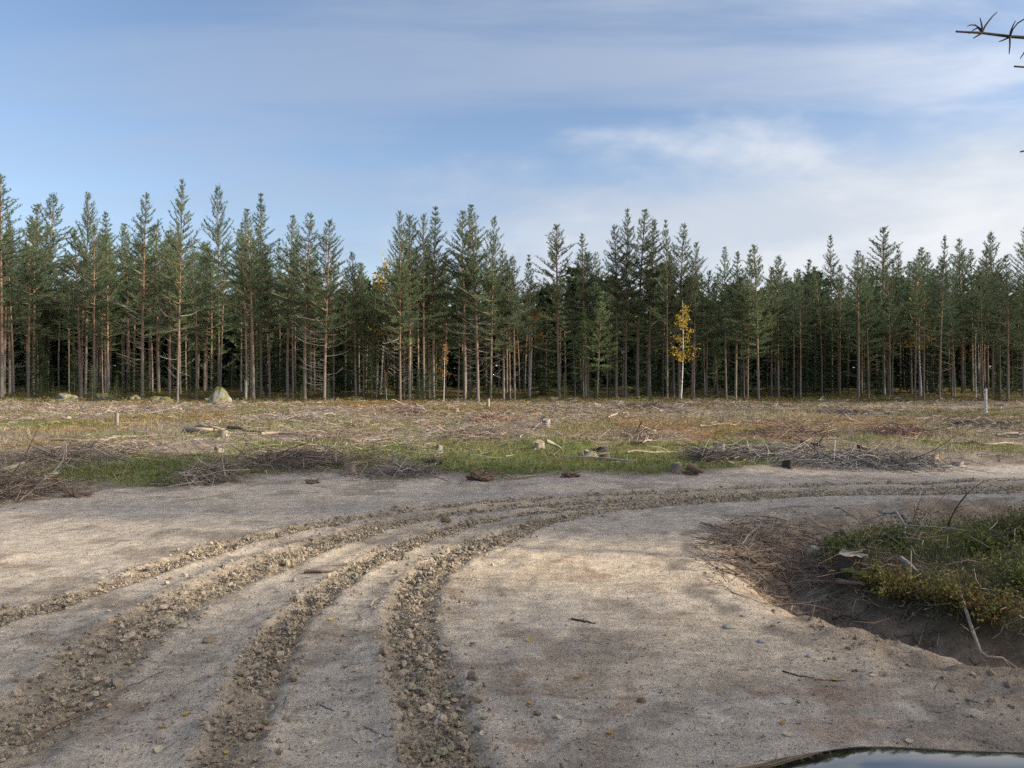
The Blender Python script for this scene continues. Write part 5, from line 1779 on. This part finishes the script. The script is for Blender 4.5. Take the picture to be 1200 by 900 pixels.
    th = rng.random(n) * 6.283; L = rng.uniform(.06, .4, n)
    P0 = np.stack([X, Y, hgt(X, Y) + rng.uniform(.004, .05, n)], 1)
    P1 = P0 + np.stack([np.cos(th), np.sin(th), rng.normal(size=n) * .15], 1) * L[:, None]
    P1[:, 2] = np.maximum(P1[:, 2], hgt(P1[:, 0], P1[:, 1]) + .005)
    mb = MB(); mb.twigs(P0, P1, rng.uniform(.002, .006, n), 0, np.array([.17, .125, .095]) * rng.uniform(.5, 2.0, (n, 1)), rng.normal(size=(n, 3)) * L[:, None] * .1)
    tag(mb.build('twig_litter', M_TWIG), 'brown twig litter strewn round the head of the ditch', 'litter', None, 'stuff')


bank_cover()


def shrub(px, py, size, label, col, seed, nst=16, nl=700, name='berry_shrub', leaf=.014, up=.9):
    X, Y, z = gp(px, py)
    size *= .8; nl = int(nl * .8)
    rng = np.random.default_rng(900 + seed)
    root = empty(name, (X, Y, z))
    st = MB(); tips = []
    for k in range(nst):
        a = rng.random() * 6.283
        L = size * rng.uniform(.6, 1.1)
        P = bent_line((rng.normal() * size * .12, rng.normal() * size * .12, -.01), (math.cos(a) * .8, math.sin(a) * .8, up), L, 4, rng.normal(size=3) * .4, rng)
        st.tube(P, [.005, .004, .0035, .003, .0015], 4, 0, False, (.12, .08, .05), rng=rng); tips.append(P)
    st.build('stems', M_TWIG, root)
    C0 = np.array([(lambda P, s: P[int(s)] + (P[min(int(s) + 1, 4)] - P[int(s)]) * (s - int(s)))(tips[rng.integers(nst)], rng.uniform(1.0, 3.99)) + rng.normal(size=3) * size * .09 for _ in range(nl)])
    C0[:, 2] = np.maximum(C0[:, 2], .01)
    lf = MB(); lf.leaves(C0, rng.normal(size=C0.shape) + [0, -.2, .7], leaf * rng.uniform(.7, 1.3, nl), 0, np.array(col)[rng.integers(0, len(col), nl)] * rng.uniform(.7, 1.3, (nl, 1)), .6, rng)
    lf.build('foliage', M_LEAF, root)
    return tag(root, label, 'shrub', 'berry shrubs on the bank')


YG = [(.17, .165, .04), (.12, .14, .04), (.20, .17, .045), (.15, .09, .035)]
DG = [(.07, .10, .035), (.055, .085, .035), (.11, .12, .04)]
shrub(1060, 715, .38, 'yellow-green berry shrub overhanging the middle of the bank', YG, 1, 22, 1500)
shrub(1110, 722, .36, 'yellow-brown berry shrub at the bank lip under the grey wood slab', YG, 2, 22, 1400)
shrub(1030, 690, .30, 'small rusty shrub right of the bank stump', YG, 3, 16, 900)
shrub(1160, 720, .40, 'olive shrub on the bank near the right edge', YG[1:], 4, 20, 1300)
shrub(990, 650, .30, 'dark green low shrub round the left of the bank stump', DG, 5, 18, 1100)
shrub(1050, 640, .32, 'dark green low shrub behind the bank stump', DG, 6, 18, 1100)
shrub(1195, 690, .45, 'tall olive shrub cut by the right edge', YG[:2] + DG, 7, 20, 1300)
shrub(1150, 650, .38, 'greenish shrub high on the bank at right', DG + YG[1:2], 8, 20, 1200)
shrub(1190, 630, .42, 'brownish-green shrub at the back of the bank by the right edge', DG + YG[3:], 9, 20, 1200)


def sapling():
    """bare arching sapling that stands up from the back of the bank"""
    X, Y, z = gp(1108, 640)
    rng = np.random.default_rng(5)
    root = empty('bare_sapling', (X, Y, z))
    P = np.array([(0, 0, 0), (.02, 0, .18), (.10, 0, .36), (.24, .02, .52), (.40, .04, .62)])
    m = MB(); m.tube(catmull(P, 3), np.linspace(.010, .003, 13), 5, 0, True, rng=rng)
    m.build('stem', M_DARKWOOD, root, True, False)
    for k in range(7):
        p = catmull(P, 3)[4 + k]
        t = MB(); t.tube(bent_line(p, (rng.normal() * .5, rng.normal() * .5, rng.choice([-1, 1]) * .6), rng.uniform(.08, .2), 3, (0, 0, -.3), rng), [.003, .0025, .002, .0012], 3, 0, False, rng=rng)
        t.build('twig', M_DARKWOOD, root, True, False)
    tag(root, 'thin bare arching sapling rising from the back of the bank', 'sapling')


sapling()


# ------------------------------------------------------------------ fallen leaves and chips on the road
def fallen_leaves():
    rng = np.random.default_rng(64)
    spots = [(128, 717), (231, 798), (243, 817), (218, 838), (190, 853), (158, 857), (186, 880), (264, 783), (216, 778), (388, 727), (605, 719), (620, 751), (621, 825), (677, 795), (697, 752), (738, 788), (848, 763), (1024, 793), (1023, 803), (978, 798),
             (917, 848), (922, 862), (300, 812), (440, 703), (980, 772), (565, 861), (715, 860), (1066, 870), (60, 729), (265, 883), (860, 820), (500, 770), (655, 842), (780, 745), (135, 728)]
    me = []
    for k in range(4):
        n = 8; u = np.linspace(0, 1, n)
        w = np.sin(u * np.pi) ** .8 * .5 * (1 + .15 * np.sin(u * 20)); curl = (u - .5) ** 2 * .5
        V = np.vstack([np.stack([u - .5, w, curl + .12 * w], 1), np.stack([u - .5, -w, curl + .18 * w], 1), np.stack([u - .5, 0 * u, curl], 1)])
        f = [(i, i + 1, 2 * n + i + 1, 2 * n + i) for i in range(n - 1)] + [(2 * n + i, 2 * n + i + 1, n + i + 1, n + i) for i in range(n - 1)]
        c = [(.62, .45, .12), (.70, .62, .42), (.66, .58, .40), (.55, .33, .08)][k]
        o = mk('fallen_leaf', V, np.array(f), M_LEAF, None, np.tile(np.array(c), (len(V), 1)), None, True)
        me.append(o.data); bpy.data.objects.remove(o)
    where = lambda px: 'among the ruts' if px < 540 else 'right of the ruts'
    nm = ['orange-yellow', 'pale', 'cream', 'amber']
    for i, (px, py) in enumerate(spots):
        X, Y, z = gp(px, py)
        k = rng.integers(4); s = rng.uniform(.022, .042)
        o = share('fallen_leaf', me[k], None, (X, Y, z + .006), (rng.normal() * .25, rng.normal() * .25, rng.random() * 6.283), (s, s, s))
        tag(o, 'small %s fallen leaf lying on the sand %s' % (nm[k], where(px)), 'leaf', 'fallen leaves on the road')


fallen_leaves()


# ------------------------------------------------------------------ bare tree on the right whose twigs reach into the sky
def bare_tree():
    rng = np.random.default_rng(12)
    X, Y = 5.35, 6.3
    z = hz(X, Y)
    root = empty('bare_tree', (X, Y, z))
    m = MB(); P = np.array([(0, 0, -.1), (.02, 0, 1.2), (-.03, .03, 2.6), (0, .05, 4.0), (.03, .03, 5.6), (.02, 0, 7.2)])
    m.tube(catmull(P, 4), np.linspace(.085, .012, 21), 9, 0, True, rng=rng, jit=.12)
    m.build('trunk', M_BARK, root, True, False)
    def br(z0, tip, sag, nm=6, r=.022):
        p0 = np.array([0, 0, z0]); p1 = np.array(tip)
        u = np.linspace(0, 1, 9)[:, None]
        L = p0 + (p1 - p0) * u + np.array([0, 0, 1]) * (np.sin(u * np.pi) * sag) + rng.normal(size=(9, 3)) * .018
        b = MB(); b.tube(L, np.linspace(r, .007, 9), 6, 0, True, rng=rng, jit=.2)
        bo = b.build('branch', M_DARKWOOD, root, True, False)
        for k in range(nm):
            i = int(3 + k * 5 / nm + rng.random() * .8); i = min(i, 7)
            d = unit(p1 - p0) * rng.uniform(-.1, .8) + np.array([rng.normal() * .25, rng.normal() * .4, rng.choice([-.8, .9, 1.0])])
            t = MB(); t.tube(bent_line(L[i], d, rng.uniform(.06, .22), 4, rng.normal(size=3) * .9, rng), [.008, .007, .006, .005, .003], 4, 0, True, rng=rng)
            t.build('twig', M_DARKWOOD, bo, True, False)
    def local(px, py, Yw):
        return ((px - 600) / F * Yw - X, Yw - Y, CAM_H - (py - 450) / F * Yw - z)
    br(3.85, local(1120, 39, 6.0), .14, 22, .024)
    br(3.75, local(1188, 79, 6.1), .03, 4, .014)
    br(3.25, local(1193, 175, 6.1), .05, 4, .014)
    for k in range(12):
        a = rng.uniform(-1.3, 1.6); z0 = 2.2 + k * .4
        br(z0, (math.cos(a) * 1.1, math.sin(a) * 1.1, z0 + .15 + rng.normal() * .2), .08, 4, .018)
    tag(root, 'bare leafless tree whose dark twigs reach into the sky at upper right', 'tree')


bare_tree()


# ------------------------------------------------------------------ the black car at the lower right
def car():
    m_paint = mat_plain('black_car_paint', (.003, .004, .006), .06, .5, 0.0, 0.6)
    m_paint.node_tree.nodes['Principled BSDF'].inputs['Coat IOR'].default_value = 1.5
    m_paint.node_tree.nodes['Principled BSDF'].inputs['Coat Roughness'].default_value = 0.03
    m_glass = mat_plain('car_glass', (.02, .025, .028), .05, .6)
    m_tyre = mat_plain('tyre_rubber', (.02, .02, .02), .85, .2)
    m_rim = mat_plain('alloy_rim', (.45, .46, .48), .3, .5, 1.0)
    m_lamp = mat_plain('lamp_lens', (.55, .57, .60), .08, .6)
    m_red = mat_plain('rear_lamp', (.25, .01, .01), .15, .5)
    m_trim = mat_plain('black_trim', (.025, .025, .027), .6, .3)
    root = empty('parked_car', (1.19, 1.83, hz(1.0, 1.0) + .008))
    root.scale = (1.14, 1, 1)
    st = np.array([  # distance behind the nose, half width, top, bottom
        (0.00, .36, .52, .34), (.03, .52, .62, .26), (.06, .60, .70, .22), (.085, .645, .715, .21), (.12, .68, .738, .20), (.2, .72, .752, .20), (.3, .745, .758, .20), (.5, .775, .775, .20), (.8, .79, .83, .20), (1.15, .79, .935, .20), (1.4, .79, .985, .20),
        (2.4, .79, .99, .20), (3.4, .79, 1.0, .20), (3.95, .765, 1.0, .22), (4.15, .73, .97, .26), (4.25, .66, .85, .32)])
    prof = [(0, 1.0), (.35, .987), (.62, .952), (.82, .90), (.93, .85), (.985, .79), (1.0, .74), (1.0, .45), (.985, .2), (.93, .04), (.6, 0), (0, 0)]
    def ring(d, w, t, b, lift=0.0):
        pts = [(x * w, b + (t - b) * zz) for x, zz in prof]
        full = pts + [(-x, zz) for x, zz in pts[-2:0:-1]]
        return np.array([(x, -d, zz + lift) for x, zz in full])
    ds = np.unique(np.concatenate([st[:, 0], np.linspace(0, .5, 14), np.linspace(.5, 4.25, 30)]))
    rows = [ring(d, *[np.interp(d, st[:, 0], st[:, k]) for k in (1, 2, 3)]) for d in ds]
    n = len(rows[0]); V = np.vstack(rows)
    q = [(i * n + j, i * n + (j + 1) % n, (i + 1) * n + (j + 1) % n, (i + 1) * n + j) for i in range(len(ds) - 1) for j in range(n)]
    mb = MB(); mb.add(V, np.array(q))
    for e in (0, len(ds) - 1):
        c = rows[e].mean(0); vv = np.vstack([rows[e], c]); f = [(j, (j + 1) % n, n) for j in range(n)]
        mb.add(vv, np.array([t[::-1] if e else t for t in f]))
    body = mb.build('body', m_paint, root, True, False)
    # bonnet: its own panel, slightly proud
    us = np.linspace(-1, 1, 21); dd = np.concatenate([[.105, .11, .115], np.linspace(.12, 1.12, 13)])
    V = []
    for d in dd:
        w, t, b = [np.interp(d, st[:, 0], st[:, k]) for k in (1, 2, 3)]
        t = np.interp(d, [.08, .10, .12, .2, .3, .5, .8, 1.15], [.750, .770, .775, .779, .784, .802, .860, .958])
        for u in us:                     # raised side ridges, a shallow middle, edges that fall away
            a = abs(u); o = max(0, a - .55) / .45
            zo = -.014 * (1 - (min(a, .55) / .55) ** 2) - .045 * o ** 1.4 - .16 * o * max(0, .4 - d) + .16 * o * .28
            V.append((u * .90 * w, -d, t + zo))
    q = [(i * 21 + j, i * 21 + j + 1, (i + 1) * 21 + j + 1, (i + 1) * 21 + j) for i in range(15) for j in range(20)]
    mk('bonnet', np.array(V), np.array(q), m_paint, root, None, None, True)
    # cabin
    def quad_panel(name, a, b, c, d, mat, par=root, nn=6, bulge=0.0, nrm=(0, 0, 0)):
        a, b, c, d = map(np.array, (a, b, c, d)); V = []
        for i in range(nn + 1):
            for j in range(nn + 1):
                s, t = i / nn, j / nn
                V.append((a * (1 - s) + b * s) * (1 - t) + (d * (1 - s) + c * s) * t + np.array(nrm) * bulge * (1 - (2 * s - 1) ** 2) * (1 - (2 * t - 1) ** 2))
        q = [(i * (nn + 1) + j, (i + 1) * (nn + 1) + j, (i + 1) * (nn + 1) + j + 1, i * (nn + 1) + j + 1) for i in range(nn) for j in range(nn)]
        return mk(name, np.array(V), np.array(q), mat, par, None, None, True)
    B0 = [(-.70, -1.25), (.70, -1.25), (.70, -4.0), (-.70, -4.0)]; T0 = [(-.55, -2.0), (.55, -2.0), (.55, -3.55), (-.55, -3.55)]
    zb, zt = .975, 1.47
    hull = np.array([(x, y, zb) for x, y in B0] + [(x, y, zt) for x, y in T0])
    mk('cabin_pillars', hull, np.array([(0, 1, 5, 4), (1, 2, 6, 5), (2, 3, 7, 6), (3, 0, 4, 7)]), m_trim, root)
    quad_panel('roof', (-.57, -1.97, zt), (.57, -1.97, zt), (.57, -3.58, zt), (-.57, -3.58, zt), m_paint, bulge=.05, nrm=(0, 0, 1))
    def inset(i, j, s0, s1, t0, t1, off):
        a, b = hull[i], hull[j]; c, d = hull[j + 4], hull[i + 4]
        f = lambda s, t: (a * (1 - s) + b * s) * (1 - t) + (d * (1 - s) + c * s) * t + np.array(off)
        return f(s0, t0), f(s1, t0), f(s1, t1), f(s0, t1)
    quad_panel('windscreen', *inset(0, 1, .05, .95, .04, .95, (0, .006, .006)), m_glass, bulge=.03, nrm=(0, .6, .6))
    quad_panel('rear_window', *inset(2, 3, .08, .92, .1, .92, (0, -.006, .006)), m_glass, bulge=.02, nrm=(0, -.6, .6))
    for i, j, sx in ((1, 2, 1), (3, 0, -1)):
        sp = ((.08, .47), (.52, .90)) if sx == 1 else ((.10, .48), (.53, .92))
        for s0, s1 in sp: quad_panel('side_window', *inset(i, j, s0, s1, .08, .92, (sx * .006, 0, .002)), m_glass)
        for y0, y1 in ((-1.3, -2.35), (-2.37, -3.3)):
            dr = quad_panel('door', (sx * .797, y0, .32), (sx * .797, y1, .32), (sx * .797, y1, .86), (sx * .797, y0, .86), m_paint)
            hb = MB(); hb.tube([(sx * .815, y1 + .12, .80), (sx * .815, y1 + .26, .80)], .012, 6); hb.build('handle', m_trim, dr, True, False)
        for d in (.78, 3.35):
            wh = empty('wheel', (sx * .72, -d, .32)); wh.parent = root
            tb = MB()
            an = np.linspace(0, 2 * np.pi, 29)[:-1]
            pr = [(-.09, .26), (-.10, .30), (-.07, .32), (.07, .32), (.10, .30), (.09, .22)]
            VV = np.array([(xx, math.cos(a) * rr, math.sin(a) * rr) for xx, rr in pr for a in an])
            qq = [(i2 * 28 + k, i2 * 28 + (k + 1) % 28, (i2 + 1) * 28 + (k + 1) % 28, (i2 + 1) * 28 + k) for i2 in range(5) for k in range(28)]
            tb.add(VV * np.array([sx, 1, 1]), np.array(qq)); tb.build('tyre', m_tyre, wh, True, False)
            rb = MB()
            for k in range(5):
                a = k * 2 * np.pi / 5
                rb.tube([(sx * .088, 0, 0), (sx * .088, math.cos(a) * .22, math.sin(a) * .22)], [.03, .022], 6)
            rb.tube([(sx * .07, 0, 0), (sx * .10, 0, 0)], [.05, .045], 10)
            rb.build('rim', m_rim, wh, True, False)
        lb = MB(); V2, F2 = lump(2, 3, .1, 1, 1); lb.add(V2 * np.array([.13, .10, .06]) + [sx * .53, -.115, .60], F2); lb.build('headlight', m_lamp, root, True, False)
        rb = MB(); rb.add(V2 * np.array([.10, .06, .07]) + [sx * .58, -4.18, .80], F2); rb.build('rear_light', m_red, root, True, False)
        mbm = MB(); mbm.add(V2 * np.array([.09, .05, .065]) + [sx * .88, -1.62, 1.02], F2); mbm.tube([(sx * .78, -1.6, .98), (sx * .86, -1.62, 1.0)], .02, 6); mbm.build('wing_mirror', m_paint, root, True, False)
    g = MB(); g.tube([(-.42, -.005, .46), (.42, -.005, .46)], .035, 8); g.build('grille', m_trim, root, True, False)
    tag(root, 'glossy black car of which only the bonnet shows at the lower right', 'car')


car()
